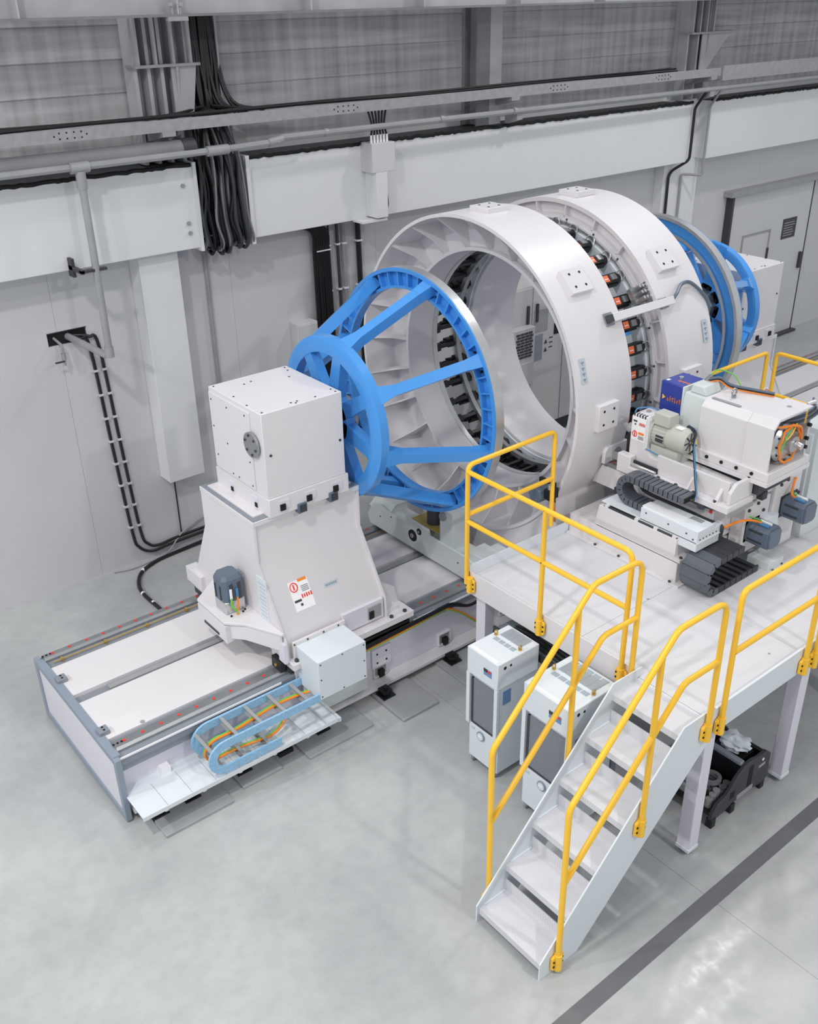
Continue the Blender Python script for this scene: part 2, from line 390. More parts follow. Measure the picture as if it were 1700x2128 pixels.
for k in range(3):
    pts = [(-4+1.5*i, 9.45+.05*k+random.uniform(-.03, .03), 4.945+.012*k+random.uniform(-.012, .02)) for i in range(12)]
    MB().tube(spline(pts, 4), .014, 6).build('cable', 'cable', tc)

mp_ = thing('main_pipe', (1, 9.42, 4.58), 'thick grey main pipe left of the black cable bundle with a small down pipe', 'pipe')
MB().cyl((-4, 9.42, 4.665), (4.80, 9.42, 4.665), .085, n=20).build('pipe_body', 'darksteel', mp_)
MB().cyl((4.66, 9.42, 4.665), (4.80, 9.42, 4.665), .094, n=20).build('pipe_collar', 'dark', mp_)
MB().tube(fillet([(-4, 9.335, 4.585), (4.95, 9.335, 4.622)], .03), .034, 10).build('condensate_pipe', 'pipe', mp_)
MB().cyl((4.90, 9.33, 4.62), (5.14, 9.33, 4.623), .05, n=12).build('pipe_union', 'pipe', mp_)
MB().cyl((3.48, 9.33, 4.61), (3.66, 9.33, 4.612), .052, n=12).build('tee', 'pipe', mp_)
MB().tube(fillet([(3.57, 9.33, 4.61), (3.56, 9.30, 3.9), (3.55, 9.29, 2.86), (3.53, 9.34, 2.80), (3.40, 10.0, 2.87)], .05), .036, 12).build('down_pipe', 'pipe', mp_)
MB().cyl((3.57, 9.33, 4.42), (3.568, 9.32, 4.58), .048, n=12).build('pipe_socket', 'pipe', mp_)
MB().cyl((3.55, 9.29, 2.79), (3.55, 9.29, 2.90), .046, n=12).build('elbow', 'pipe', mp_)
br = MB(); br.box(3.40, 3.43, 9.50, 9.62, 3.58, 3.76); br.box(3.40, 3.66, 9.27, 9.33, 3.66, 3.685); br.box(3.40, 3.43, 9.27, 9.6, 3.65, 3.69)
br.build('pipe_bracket', 'dark', mp_)

sp = thing('small_pipe', (9, 9.42, 4.6), 'thin grey pipe running right of the black cable bundle above the ledge', 'pipe')
MB().tube(fillet([(5.15, 9.33, 4.625), (5.75, 9.33, 4.64), (5.78, 9.36, 4.67), (13.2, 9.40, 4.66), (26, 9.42, 4.68)], .05), .034, 10).build('pipe_body', 'pipe', sp)
MB().cyl((5.62, 9.33, 4.637), (5.80, 9.345, 4.66), .042, n=12).build('pipe_collar', 'pipe', sp)
for x in (6.35, 8.0, 9.2): MB().cyl((x, 9.37, 4.67), (x+.05, 9.37, 4.67), .043, n=12).build('pipe_joint', 'pipe', sp)
for x in (9.28, 13.25): MB().prism([(9.38, 4.64), (9.38, 4.56), (9.6, 4.50), (9.6, 4.64)], 'yz', x, x+.1).build('pipe_bracket', 'pipe', sp)

box('gap_shade', 'hole', wall, 4.90, 5.44, 9.955, 9.974, 3.66, 4.5)  # black sheet over plain wall, paints in the shade between the cables
bu = thing('cable_bundle', (5.17, 9.6, 3.55), 'thick bundle of black cables dropping through the gap in the white ledge', 'cables')
for k in range(30):
    f = k/29; x = 4.93+.48*f; y = 9.52+random.uniform(-.02, .22)
    pts = [(4.98+.33*f+random.uniform(-.03, .03), 9.66+random.uniform(-.05, .1), 4.95), (x+random.uniform(-.05, .05), y, 4.55), (x+random.uniform(-.03, .03), y-.03, 4.2), (x+random.uniform(-.04, .04), y-.02, 3.9),
           (x+random.uniform(-.03, .03)+.04, y, 3.66), (x+.05+random.uniform(-.04, .04), y+.08, 3.55+random.uniform(-.03, .05)), (x+.1, 9.9, 3.60+random.uniform(0, .05))]
    MB().tube(spline(pts, 5), random.choice((.014, .018, .022)), 6).build('cable', random.choice(('cable', 'cable', 'dark', 'dark', 'darksteel')), bu)
bv = thing('riser_cables', (5.2, 9.8, 4.9), 'black cable riser fanning down beside the steel column to the tray', 'cables')
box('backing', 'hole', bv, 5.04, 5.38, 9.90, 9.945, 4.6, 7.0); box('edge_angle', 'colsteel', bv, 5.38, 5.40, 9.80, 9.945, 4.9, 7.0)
for k in range(16):
    f = k/15; x = 5.06+.32*f
    pts = [(x, 9.84+random.uniform(-.03, .03), 7.0), (x+random.uniform(-.02, .02), 9.84, 6.0), (x+random.uniform(-.02, .02), 9.82, 5.4), (x+random.uniform(-.06, .05)+(.25*max(0, f-.7)), 9.76+random.uniform(-.03, .03), 5.02), (x+random.uniform(-.15, .1)+(.9*max(0, f-.6)), 9.6, 4.93)]
    MB().tube(spline(pts, 5), random.choice((.018, .024)), 6).build('cable', 'cable', bv)
for k, s_ in enumerate((-1, 1)):
    MB().tube(spline([(5.15+.05*s_, 9.7, 5.0), (5.15+.5*s_, 9.62, 4.955), (5.15+1.5*s_, 9.55, 4.95), (5.15+3*s_, 9.5, 4.945)], 6), .016, 6).build('cable', 'cable', bv)

jb = thing('junction_box', (7.16, 9.5, 3.68), 'grey junction box with a white duct on the ledge, cables entering its top', 'junction box')
box('box_body', 'cool', jb, 7.0, 7.33, 9.38, 9.60, 4.17, 4.49, .005).data.materials[0] = M['wall']
box('duct', 'beam', jb, 7.05, 7.21, 9.38, 9.60, 3.66, 4.17, .004)
box('duct_flap', 'beam', jb, 6.85, 7.21, 9.40, 9.60, 3.62, 3.645)
for k in range(6): MB().cyl((7.03+.045*k, 9.43, 4.49), (7.03+.045*k, 9.43, 4.575), .014, n=8).build('gland', 'labelwhite', jb)
for k in range(6): MB().tube(spline([(7.03+.045*k, 9.43, 4.56), (7.06+.035*k, 9.45, 4.68), (7.02+.05*k, 9.46, 4.83)], 4), .013, 6).build('cable', 'cable', jb)
for k in range(4): MB().tube(spline([(7.22+.02*k, 9.53, 4.18), (7.25+.02*k, 9.51+.01*k, 3.95), (7.24+.025*k, 9.52, 3.78), (7.26+.015*k, 9.55, 3.70), (7.29, 9.59, 3.8)], 5), .012, 6).build('cable', 'cable', jb)

# cables from the hole in the wall, clipped down to the floor
for n, (x0, dx, lab) in enumerate(((3.60, 0, 'left one of two clipped black cables running down the wall from the opening'), (3.70, .012, 'right one of two clipped black cables running down the wall from the opening'))):
    t = thing('clipped_cable', (x0+.1, 9.95, 0.1), lab, 'cable', 'clipped wall cables')
    pts = [(3.40+n*.06, 10.0, 2.87), (x0-.10, 9.94, 2.84), (x0, 9.95, 2.70), (x0+.06, 9.955, 1.5), (x0+.12, 9.955, .42), (x0+.17+n*.02, 9.95, .20-.0*n), (x0+.32, 9.93, .10+.05*n), (x0+.6, 9.93, .11+.06*n), (5.2, 9.93, .13+.05*n), (6.0, 9.93, .14+.05*n)]
    MB().tube(spline(pts, 6), .018, 8).build('cable', 'cable', t)
    for k in range(8):
        z = 2.45-.28*k; xx = x0+.06*(2.7-z)/1.2
        box('clip', 'wall', t, xx-.026, xx+.026, 9.93, 9.975, z-.012, z+.012)
t = tag(MB().tube(spline([(5.0, 9.86, .05), (4.5, 9.86, .03), (4.12, 9.84, .022), (3.88, 9.80, .022), (3.65, 9.68, .022), (3.515, 9.48, .022), (3.455, 9.24, .022), (3.46, 8.84, .022), (3.48, 8.2, .022), (3.5, 7.95, .10)], 7), .022, 8).build('floor_cable', 'cable'), 'black cable curving over the floor behind the machine bed', 'cable')
for p, q in (((3.69, 9.72), (3.66, 9.69)), ((3.455, 9.22), (3.455, 9.25)), ((3.46, 8.97), (3.46, 9.0))):
    MB().cyl((p[0], p[1], .022), (q[0], q[1], .022), .025, n=8).build('tape_band', 'labelwhite', t)
tag(MB().tube(spline([(3.40, 9.9, .012), (3.6, 9.84, .012), (3.85, 9.86, .012), (4.1, 9.90, .03), (4.35, 9.93, .22), (4.75, 9.95, .32), (5.4, 9.95, .33)], 6), .009, 6).build('thin_cable', 'grey'), 'thin grey cable trailing from the wall foot onto the floor', 'cable')
t = thing('drain_tap', (3.26, 9.85, 2.60), 'small grey tap hanging below the left end of the wall opening', 'tap')
MB().tube(fillet([(3.25, 9.99, 2.88), (3.27, 9.84, 2.84), (3.27, 9.84, 2.62)], .03), .014, 8).build('tap_pipe', 'pipe', t)
MB().cyl((3.27, 9.84, 2.68), (3.27, 9.84, 2.75), .024, n=10).build('valve', 'grey', t); box('lever', 'dark', t, 3.17, 3.27, 9.825, 9.84, 2.66, 2.675)
box('opening_lip', 'dark', wall, hole[0], hole[1], 9.968, 9.974, hole[3]-.004, hole[3]+.004)

# black cable group and conduits right of the column
cg = thing('wall_cable_group', (6.56, 9.9, 1.2), 'thick strapped group of black cables going down the wall right of the gap', 'cables')
for k in range(9):
    x = 6.46+.026*k; zt = 3.62-.0*k
    pts = [(5.45, 9.90, 3.60+.006*k), (6.1+.02*k, 9.90, 3.60+.008*k), (x-.02, 9.89, 3.52), (x+.01, 9.90, 3.2), (x+.02+random.uniform(-.01, .01), 9.90, 2.5), (x+.03, 9.90, 1.2)]
    MB().tube(spline(pts, 5), .018, 6).build('cable', 'cable', cg)
for z in (3.27, 2.35): box('cable_strap', 'labelwhite', cg, 6.50, 6.70, 9.868, 9.878, z, z+.014)
for k, (x, r, m, lab) in enumerate(((6.71, .012, 'cable', 'thin black conduit hugging the right side of the strapped cable group'), (6.835, .02, 'dark', 'dark conduit, left of the pair behind the left ring'), (6.925, .026, 'pipe', 'grey conduit, right of the pair behind the left ring'), (7.15, .034, 'cable', 'single thick black conduit under the junction box duct'))):
    t = tag(MB().cyl((x, 9.93, 3.66), (x+.04, 9.93, 1.0), r, n=8).build('wall_conduit', m), lab, 'conduit')
    for z in (3.3, 2.75): box('clip', 'labelwhite', t, x+.005-r*1.2, x+.005+r*1.2, 9.93-r-.006, 9.97, z, z+.02)
tag(MB().tube([(4.36, 9.96, 3.6), (4.34, 9.96, 2), (4.33, 9.96, .2)], .008, 6).build('wall_conduit', 'cable'), 'thin black tube drawn in for the shadow seam at the left edge of the white pilaster', 'conduit')  # added tube that draws the dark shadow seam beside the pilaster, not a conduit
tag(MB().tube([(5.06, 9.95, 3.7), (5.06, 9.95, 2), (5.0, 9.95, .3)], .024, 8).build('wall_conduit', 'pipe'), 'grey conduit on the wall right of the white pilaster', 'conduit')
t = thing('wall_box', (6.25, 9.88, 1.7), 'plain grey box on the wall left of the strapped cables', 'box')
box('box_body', 'wall', t, 6.11, 6.40, 9.80, 9.975, 1.75, 2.47, .006); box('box_lid', 'wall', t, 6.13, 6.385, 9.79, 9.80, 1.77, 2.45)
tag(MB().tube(fillet([(13.17, 9.40, 4.62), (13.17, 9.56, 4.4), (13.17, 9.56, 3.66), (13.05, 9.77, 3.50), (12.98, 9.77, 3.42), (13.0, 9.77, 1.2)], .12), .022, 8).build('wall_conduit', 'cable'), 'black conduit bending around the right column towards the floor', 'conduit')
tag(MB().tube(fillet([(13.55, 9.40, 4.64), (13.55, 9.56, 4.4), (13.55, 9.57, 3.40), (13.30, 9.77, 3.42), (13.32, 9.77, 1.2)], .04), .02, 8).build('wall_conduit', 'grey'), 'grey conduit right of the bent black one on the right column', 'conduit')

# electrical cabinets seen through the rings
ec = thing('electrical_cabinet', (10.4, 9.6, 0), 'grey electrical cabinet against the wall, seen through the left ring', 'cabinet')
box('carcass', 'cabinet', ec, 9.05, 11.6, 9.40, 9.96, 0.22, 2.38); box('plinth', 'dark', ec, 9.06, 11.59, 9.44, 9.95, 0.0, 0.22)
for a, b in ((9.06, 9.70), (9.71, 10.36), (10.37, 11.0), (11.01, 11.59)):
    d = box('cabinet_door', 'cabinet', ec, a+.004, b-.004, 9.375, 9.40, 0.24, 2.36, .004)
    box('door_handle', 'dark', d, (a+.53 if a < 9.5 else a+.06), (a+.57 if a < 9.5 else a+.10), 9.35, 9.375, 1.86, 2.12)
    if a < 9.5: ac_door = d
cu = box('cooling_unit', 'cabinet', ec, 9.22, 9.64, 9.24, 9.375, 0.95, 1.86, .01)
gr = MB()
for k in range(9):
    for j in range(4): gr.box(9.27+.08*j+(.02 if k % 2 else 0), 9.335+.08*j+(.02 if k % 2 else 0), 9.232, 9.242, 1.44+.042*k, 1.468+.042*k)
gr.build('grille', 'dark', cu)
box('cover', 'cabinet', cu, 9.28, 9.6, 9.225, 9.24, 1.02, 1.36, .004)
box('name_plate', 'grey', ec, 9.74, 10.02, 9.368, 9.376, 1.70, 2.02)
box('filter_panel', 'dark', ec, 9.74, 9.93, 9.366, 9.376, 1.28, 1.66).data.materials[0] = M['greysteel']
box('warning_plate', 'hole', ec, 10.16, 10.28, 9.368, 9.376, 1.60, 1.76)
tri = MB()
for k in range(2): tri.prism([(9.97, 1.38+.12*k), (10.03, 1.38+.12*k), (10.0, 1.44+.12*k)], 'xz', 9.368, 9.376)
for k in range(3): tri.box(10.07, 10.14, 9.370, 9.376, 1.42+.07*k, 1.435+.07*k)
tri.build('warning_marks', 'dark', ec)

# ------------------------------------------------------------------ machine bed
bed = thing('machine_bed', (7.4, 6.98, 0), 'long low machine bed with two steel rails and a grey framed end', 'machine bed')
XA, XB = 1.845, 15.2
MB().box(XA+.03, XB, 6.22, 7.80, .10, .60).build('bed_body', 'lilac', bed)
for y0, y1 in ((6.08, 6.30), (7.74, 7.90)): box('bottom_flange', 'white', bed, XA+.05, XB, y0, y1, .075, .105)
box('deck_panel', 'white', bed, XA+.03, XB, 6.40, 7.00, .60, .655, .003)
box('deck_panel', 'white', bed, XA+.03, XB, 7.135, 7.64, .60, .655, .003)
box('rack_slot', 'greysteel', bed, XA+.04, XB, 7.015, 7.13, .60, .615)
box('rack', 'grey', bed, XA+.35, XB, 7.04, 7.10, .615, .640)
# near and far rail ledges with the ground rail on top
for n, (a, b, ra, rb, py) in enumerate(((6.15, 6.40, 6.215, 6.345, 6.28), (7.64, 7.89, 7.775, 7.875, 7.83))):
    box('rail_ledge', 'greysteel', bed, XA+.02, XB, a, b, .55, .632)
    MB().prism([(ra, .632), (ra, .655), (ra+.02, .675), (rb-.02, .675), (rb, .655), (rb, .632)], 'yz', XA+.05, XB).build('rail', 'steel', bed)
    pl = MB()
    for k in range(78): pl.cyl((1.985+.1645*k, py, .674), (1.985+.1645*k, py, .679), .0145, n=8)
    pl.build('rail_plugs', 'red', bed, kind='stuff')
    bolts([(XA+.05+.035*k, py, .675) for k in range(3)], (0, 0, 1), .011, .004, 'hole', bed, 'rail_end_bolts')
box('edge_strip', 'labelwhite', bed, XA+.02, 3.4, 6.142, 6.15, .616, .634)
box('edge_strip', 'labelwhite', bed, 4.9, XB, 6.142, 6.15, .616, .634)
box('side_rail', 'greysteel', bed, XA+.02, 4.1, 6.165, 6.22, .48, .55)
MB().cyl((XA+.1, 7.715, .655), (XB, 7.715, .655), .006, n=6).build('scale_rod', 'brass', bed)
sb_ = MB()
for k in range(12): sb_.box(2.02+.42*k, 2.04+.42*k, 7.695, 7.735, .635, .667)
sb_.build('rod_clips', 'brass', bed, kind='stuff')
# end frame with its inset panel
ef = MB()
ef.prism([(6.10, .015), (6.155, .015), (6.155, .655), (6.10, .655)], 'yz', XA-.02, XA+.03).prism([(7.82, .015), (7.89, .015), (7.89, .665), (7.82, .665)], 'yz', XA-.02, XA+.03)
ef.box(XA-.02, XA+.03, 6.155, 7.82, .015, .085); ef.box(XA-.02, XA+.05, 6.155, 7.82, .60, .662)
ef.build('end_frame', 'frame', bed, .003)
box('end_panel', 'lilac', bed, XA-.008, XA+.03, 6.155, 7.82, .085, .60)
for y in (7.40, 6.50): 
    t = box('stop_block', 'greysteel', bed, XA+.01, XA+.10, y-.045, y+.045, .655, .695, .004)
    bolts([(XA+.06, y-.02, .695), (XA+.06, y+.02, .695)], (0, 0, 1), .009, .006, 'hole', t)
tag(bolts([(2.21, 6.42, .655)], (0, 0, 1), .02, .006, 'grey', bed, 'deck_plug'), 'single grey plug in the deck')
# cable shelf with a front lip and cross flats
box('cable_shelf', 'cool', bed, XA+.015, 3.74, 5.80, 6.22, .255, .265)
box('shelf_lip', 'cool', bed, XA+.015, 3.74, 5.79, 5.80, .235, .275)
for k in range(6): box('shelf_bracket', 'cool', bed, 2.05+.34*k, 2.08+.34*k, 5.80, 6.22, .215, .255)
for a in (2.08, 2.3, 2.52, 2.74, 2.96, 3.18, 3.40, 3.62): box('shelf_seam', 'grey', bed, a, a+.003, 5.81, 6.12, .265, .2665)
MB().prism([(2.18, .265), (2.28, .265), (2.28, .33), (2.20, .33)], 'xz', 6.14, 6.22).build('shelf_tab', 'labelwhite', bed)
# levelling feet with floor plates
for k, x in enumerate((2.07, 2.36, 2.86, 3.28, 3.69, 4.45, 5.30, 6.15, 7.0, 7.85)):
    f = MB(); f.box(x-.07, x+.07, 5.955, 6.09, .0, .045); f.cyl((x, 6.02, .045), (x, 6.02, .13), .022, n=10); f.cyl((x, 6.02, .05), (x, 6.02, .085), .048, n=6)
    f.box(x-.05, x+.05, 5.98, 6.14, .08, .10)
    f.build('levelling_foot', 'black', bed)
for (x0, x1, y0, y1) in ((2.0, 2.62, 5.74, 6.12), (2.76, 3.15, 5.82, 6.12), (4.35, 4.78, 5.62, 6.12), (5.15, 5.66, 5.62, 6.12), (3.4, 4.1, 5.76, 6.12)):
    box('floor_plate', 'floorplate', bed, x0, x1, y0, y1, 0.0, .03, .005)
# lifting pad, anchor windows, cables along the side
lp = box('lifting_pad', 'lilac', bed, 4.43, 4.66, 6.195, 6.22, .23, .45, .004)
bolts([(4.49, 6.195, .29), (4.60, 6.195, .29), (4.49, 6.195, .39), (4.60, 6.195, .39)], (0, -1, 0), .011, .005, 'hole', lp)
for x in (4.53, 5.35, 6.2):
    w = MB(); w.box(x-.085, x+.075, 6.190, 6.222, .12, .135); w.box(x-.085, x-.075, 6.190, 6.222, .135, .25); w.box(x+.065, x+.075, 6.190, 6.222, .135, .25); w.box(x-.085, x+.075, 6.190, 6.222, .25, .26)
    w = w.build('anchor_window', 'white', bed)
    box('recess', 'grey', w, x-.075, x+.065, 6.212, 6.2215, .135, .25); box('anchor_bolt', 'hole', w, x-.03, x+.03, 6.17, 6.2115, .12, .20, .006)
for n, (m, dz, r) in enumerate((('orange', 0, .010), ('green', -.014, .008), ('cable', .020, .016), ('cable', .045, .012))):
    pts = [(4.06, 6.14, .545+dz), (4.35, 6.14, .55+dz), (4.8, 6.14, .565+dz), (5.2, 6.14, .59+dz), (5.34, 6.14, .58+dz), (5.55, 6.15, .43+dz), (5.78, 6.14, .22+dz), (5.98, 6.1, .09)] if n < 2 else \
          [(4.06, 6.142, .535+dz), (4.5, 6.142, .555+dz), (5.2, 6.142, .58+dz), (5.4, 6.142, .57+dz), (5.65, 6.13, .50), (5.9, 6.1, .60)]
    tag(MB().tube(spline(pts, 6), r, 7).build('side_cable', m, bed), {'orange': 'orange cable', 'green': 'green cable', 'cable': 'black hose'}[m])

# ------------------------------------------------------------------ headstock and tailstock share one builder (sx = mirror about X)
def stock(front):
    T = (lambda x: x) if front else (lambda x: 14.745-x)
    def bx(name, m, par, x0, x1, *r, bevel=0.0):
        a, b = sorted((T(x0), T(x1))); return box(name, m, par, a, b, *r, bevel)
    d = 1 if front else -1
    t = thing('headstock' if front else 'tailstock', (T(4.04), 6.94, .675),
              'white headstock with a cube housing on a flared pedestal, near end of the bed' if front else 'white tailstock housing on a flared pedestal behind the far blue wheel', 'machine column')
    P = [(6.55, 2.0), (6.55, 1.64), (6.20, 1.03), (6.20, .80), (7.80, .80), (7.80, 1.0), (7.44, 1.64), (7.44, 2.0)]
    Q = [(6.53, 2.0), (6.53, 1.635), (6.17, 1.02), (6.15, .80), (6.42, .80), (6.42, .8001), (7.84, .8001), (7.95, .86), (7.74, 1.08), (7.46, 1.64), (7.46, 2.0)]
    MB().prism(P, 'yz', T(3.505), T(4.575)).build('pedestal', 'white', t)
    for a in (3.485, 4.575): MB().prism(Q, 'yz', T(a), T(a+.022)).build('pedestal_side', 'white', t, .004)
    bx('base_plate', 'white', t, 3.50, 4.86, 6.08, 6.45, .735, .80, bevel=.004)
    bx('base_plate', 'white', t, 3.50, 4.86, 7.55, 7.90, .735, .80, bevel=.004)
    for x in (3.50, 4.72): bx('rail_carriage', 'dark', t, x, x+.14, 6.17, 6.39, .676, .735); bx('rail_carriage', 'dark', t, x, x+.14, 7.73, 7.92, .676, .735)
    MB().prism([(T(4.597), .80), (T(4.84), .80), (T(4.80), .98), (T(4.66), 1.08), (T(4.597), 1.08)], 'xz', 6.30, 6.36).build('foot_gusset', 'white', t)
    bx('foot_block', 'white', t, 4.597, 4.76, 6.20, 6.30, .80, .84)
    bolts([(T(x), 6.12, .80) for x in (3.56, 4.62, 4.78)], (0, 0, 1), .020, .02, 'dark', t)
    # anchor recess low on the flared face
    bx('recess_frame', 'lilac', t, 4.10, 4.56, 6.165, 6.20, .82, 1.02)
    bx('anchor_recess', 'grey', t, 4.38, 4.53, 6.155, 6.166, .85, .985, bevel=.004); bx('anchor_bolt', 'hole', t, 4.39, 4.44, 6.145, 6.156, .86, .94)
    # top plate and the cube housing
    bx('top_plate', 'white', t, 3.48, 4.60, 6.525, 7.465, 2.0, 2.045, bevel=.003)
    bx('plate_border', 'greysteel', t, 3.49, 4.59, 6.535, 7.455, 2.045, 2.052)
    bx('top_cover', 'white', t, 3.53, 4.56, 6.60, 7.40, 2.052, 2.062)
    bx('flange_block', 'white', t, 3.635, 4.46, 6.485, 7.395, 2.052, 2.225, bevel=.004)
    h = bx('housing', 'white', t, 3.64, 4.443, 6.50, 7.375, 2.225, 3.0, bevel=.006)
    bx('end_cover', 'white', h, 3.628, 3.641, 6.68, 7.36, 2.25, 2.96, bevel=.003)
    bolts([(T(3.67), 6.53, 3.0), (T(3.67), 7.33, 3.0), (T(3.68), 7.0, 3.0), (T(3.66), 6.75, 3.0), (T(4.40), 6.53, 3.0), (T(4.40), 7.33, 3.0), (T(4.0), 6.53, 3.0), (T(4.03), 6.56, 3.0), (T(3.97), 6.56, 3.0), (T(4.2), 6.54, 3.0), (T(3.9), 7.2, 3.0), (T(3.98), 7.22, 3.0), (T(4.3), 7.1, 3.0), (T(4.4), 6.6, 3.0), (T(4.38), 7.25, 3.0)], (0, 0, 1), .009, .004, 'dark', h)
    bolts([(T(3.628), y, z) for y, z in ((7.32, 2.9), (7.05, 2.9), (6.75, 2.92), (7.32, 2.65), (7.3, 2.38), (7.05, 2.28), (6.72, 2.28), (6.73, 2.5), (7.1, 2.55), (6.95, 2.28))], (-d, 0, 0), .008, .004, 'dark', h)
    bolts([(T(3.70), 6.50, 2.62), (T(4.40), 6.50, 2.56)], (0, -1, 0), .013, .006, 'dark', h)
    MB().cyl((T(4.443), YC, ZC), (T(4.604), YC, ZC), .20, n=32).build('spindle_nose', 'greysteel', t)
    cd = MB().cyl((T(3.628), 6.655, 2.69), (T(3.605), 6.655, 2.69), .112, n=28).build('cover_disc', 'steel', h)
    bolts([(T(3.605), 6.655+.085*math.cos(k*PI/3+.3), 2.69+.085*math.sin(k*PI/3+.3)) for k in range(6)], (-d, 0, 0), .012, .008, 'dark', h, 'disc_bolts')
    for x in (3.78, 4.05, 4.33):
        w = bx('window', 'lilac', t, x-.05, x+.055, 6.478, 6.486, 2.105, 2.185); bx('window_bolt', 'hole', w, x-.045, x+.005, 6.462, 6.479, 2.10, 2.155)
    for y in (6.72, 7.13):
        w = bx('window', 'lilac', t, 3.628, 3.636, y-.05, y+.05, 2.10, 2.18); bx('window_bolt', 'hole', w, 3.62, 3.629, y-.045, y-.01, 2.09, 2.13)
    for x in (3.955, 4.285):
        c = bx('sensor_box', 'servo', t, x-.045, x+.045, 6.465, 6.525, 2.01, 2.10, bevel=.006)
        bx('sensor_face', 'dark', c, x-.03, x+.03, 6.459, 6.466, 2.025, 2.09)
    # warning sticker: white sheet, red ring, orange bar, red strokes
    def onface(v, z):   # sloped near face between (6.55,1.64) and (6.20,1.03): local x along X, v = distance down
        k = (1.64-z)/(1.64-1.03); return 6.55-.35*k
    n_ = Vector((0, -(1.64-1.03), .35)).normalized(); sd = Vector((0, -.35, -.61)).normalized()
    def sticker(name, m, x, z, w, h_, off, par=t):
        c = Vector((T(x), onface(0, z), z)) + n_*off
        b_ = MB(); b_.obox(c, (w, h_, .003), (Vector((1, 0, 0)), sd, n_)); return b_.build(name, m, par)
    s1 = sticker('warning_label', 'labelwhite', 3.80, 1.29, .20, .27, .002)
    for x, z in ((3.745, 1.36),):
        ring = MB(); cc = Vector((T(x), onface(0, z), z))+n_*.006
        ring.tube([cc+Vector((1, 0, 0))*.036*math.cos(k*PI/10)+sd*.040*math.sin(k*PI/10) for k in range(20)], .005, 4, True)
        ring.obox(cc, (.012, .05, .003), (Vector((1, 0, 0)), sd, n_)); ring.build('prohibition_sign', 'red', s1)
    sticker('orange_bar', 'orange', 3.845, 1.40, .09, .024, .004, s1)
    wb = MB()
    for k in range(5): wb.obox(Vector((T(3.80+.023*k), onface(0, 1.275), 1.275))+n_*.005, (.012, .030 if k % 2 else .036, .003), (Vector((1, 0, 0)), sd, n_))
    wb.build('red_lettering', 'red', s1)
    wb = MB()
    for k in range(4): wb.obox(Vector((T(3.85), onface(0, 1.35-.013*k), 1.35-.013*k))+n_*.005, (.075, .004, .003), (Vector((1, 0, 0)), sd, n_))
    wb.obox(Vector((T(3.745), onface(0, 1.25), 1.25))+n_*.005, (.07, .020, .003), (Vector((1, 0, 0)), sd, n_)); wb.obox(Vector((T(3.77), onface(0, 1.215), 1.215))+n_*.005, (.022, .022, .003), (Vector((1, 0, 0)), sd, n_))
    wb.build('small_print', 'dark', s1)
    s2 = sticker('name_plate', 'labelblue', 4.11, 1.28, .15, .045, .002)
    wb = MB()
    for k in range(7): wb.obox(Vector((T(4.055+.018*k), onface(0, 1.28), 1.28))+n_*.005, (.009, .020, .003), (Vector((1, 0, 0)), sd, n_))
    wb.build('plate_lettering', 'greysteel', s2)
    if not front:
        return t
    # blue-grey data plate on the end face
    dp = box('data_plate', 'labelblue', t, 3.480, 3.4855, 6.40, 6.56, 1.06, 1.52); dp.data.materials[0] = M['cool']
    wb = MB()
    for k in range(10): wb.box(3.478, 3.481, 6.42, 6.54-.05*random.random(), 1.09+.041*k, 1.103+.041*k)
    wb.build('data_lines', 'labelblue', dp)
    # motor shelf and servo motor
    sh = MB(); sh.prism([(3.17, 6.66), (3.17, 7.16), (3.485, 7.40), (3.485, 6.17), (3.46, 6.17), (3.30, 6.52)], 'xy', 1.075, 1.10)
    sh.box(3.17, 3.20, 6.66, 7.16, .88, 1.06)
    sh = sh.build('motor_shelf', 'white', t, .004)
    MB().prism([(3.17, 1.06), (3.17, .88), (3.30, .90), (3.485, .95), (3.485, 1.06)], 'xz', 6.64, 6.665).build('shelf_cheek', 'white', t)
    MB().prism([(3.20, 6.66), (3.30, 6.54), (3.455, 6.19), (3.475, 6.19), (3.32, 6.55), (3.22, 6.66)], 'xy', .92, 1.075).build('shelf_arm_web', 'white', t)
    box('foot_web', 'lilac', t, 3.455, 3.485, 6.14, 6.24, .80, 1.0)
    box('far_shelf', 'white', t, 3.44, 3.56, 7.62, 7.93, .84, 1.0, .004)
    box('shelf_slot', 'dark', sh, 3.164, 3.171, 6.78, 7.05, .905, .93)
    mo = box('servo_motor', 'alu', t, 3.245, 3.445, 6.74, 6.94, 1.10, 1.225, .012)
    hx = MB(); hs = [(3.245+.03, 6.735), (3.445-.03, 6.735), (3.45, 6.77), (3.45, 6.91), (3.415, 6.945), (3.275, 6.945), (3.24, 6.91), (3.24, 6.77)]
    cxx, cyy = 3.345, 6.84
    hx.prism(hs, 'xy', 1.225, 1.44); top = [((x-cxx)*.82+cxx, (y-cyy)*.82+cyy) for x, y in hs]
    b_ = len(hx.v); hx.v += [(x, y, 1.44) for x, y in hs]+[(x, y, 1.475) for x, y in top]
    hx.f += [(b_+i, b_+(i+1) % 8, b_+8+(i+1) % 8, b_+8+i) for i in range(8)]+[tuple(b_+8+i for i in range(8))]
    tag(hx.build('motor_cover', 'servo', mo), 'blue-grey motor cover')
    gv = MB()
    for y in (6.79, 6.88): gv.box(3.234, 3.242, y, y+.02, 1.24, 1.38)
    gv.box(3.30, 3.33, 6.728, 6.737, 1.24, 1.40); gv.box(3.38, 3.41, 6.728, 6.737, 1.24, 1.40); gv.build('cover_grooves', 'dark', mo)
    MB().cyl((3.30, 6.72, 1.26), (3.30, 6.72, 1.36), .013, n=8).build('connector', 'labelwhite', mo)
    MB().cyl((3.36, 6.718, 1.27), (3.36, 6.718, 1.35), .013, n=8).build('connector', 'lightblue', mo)
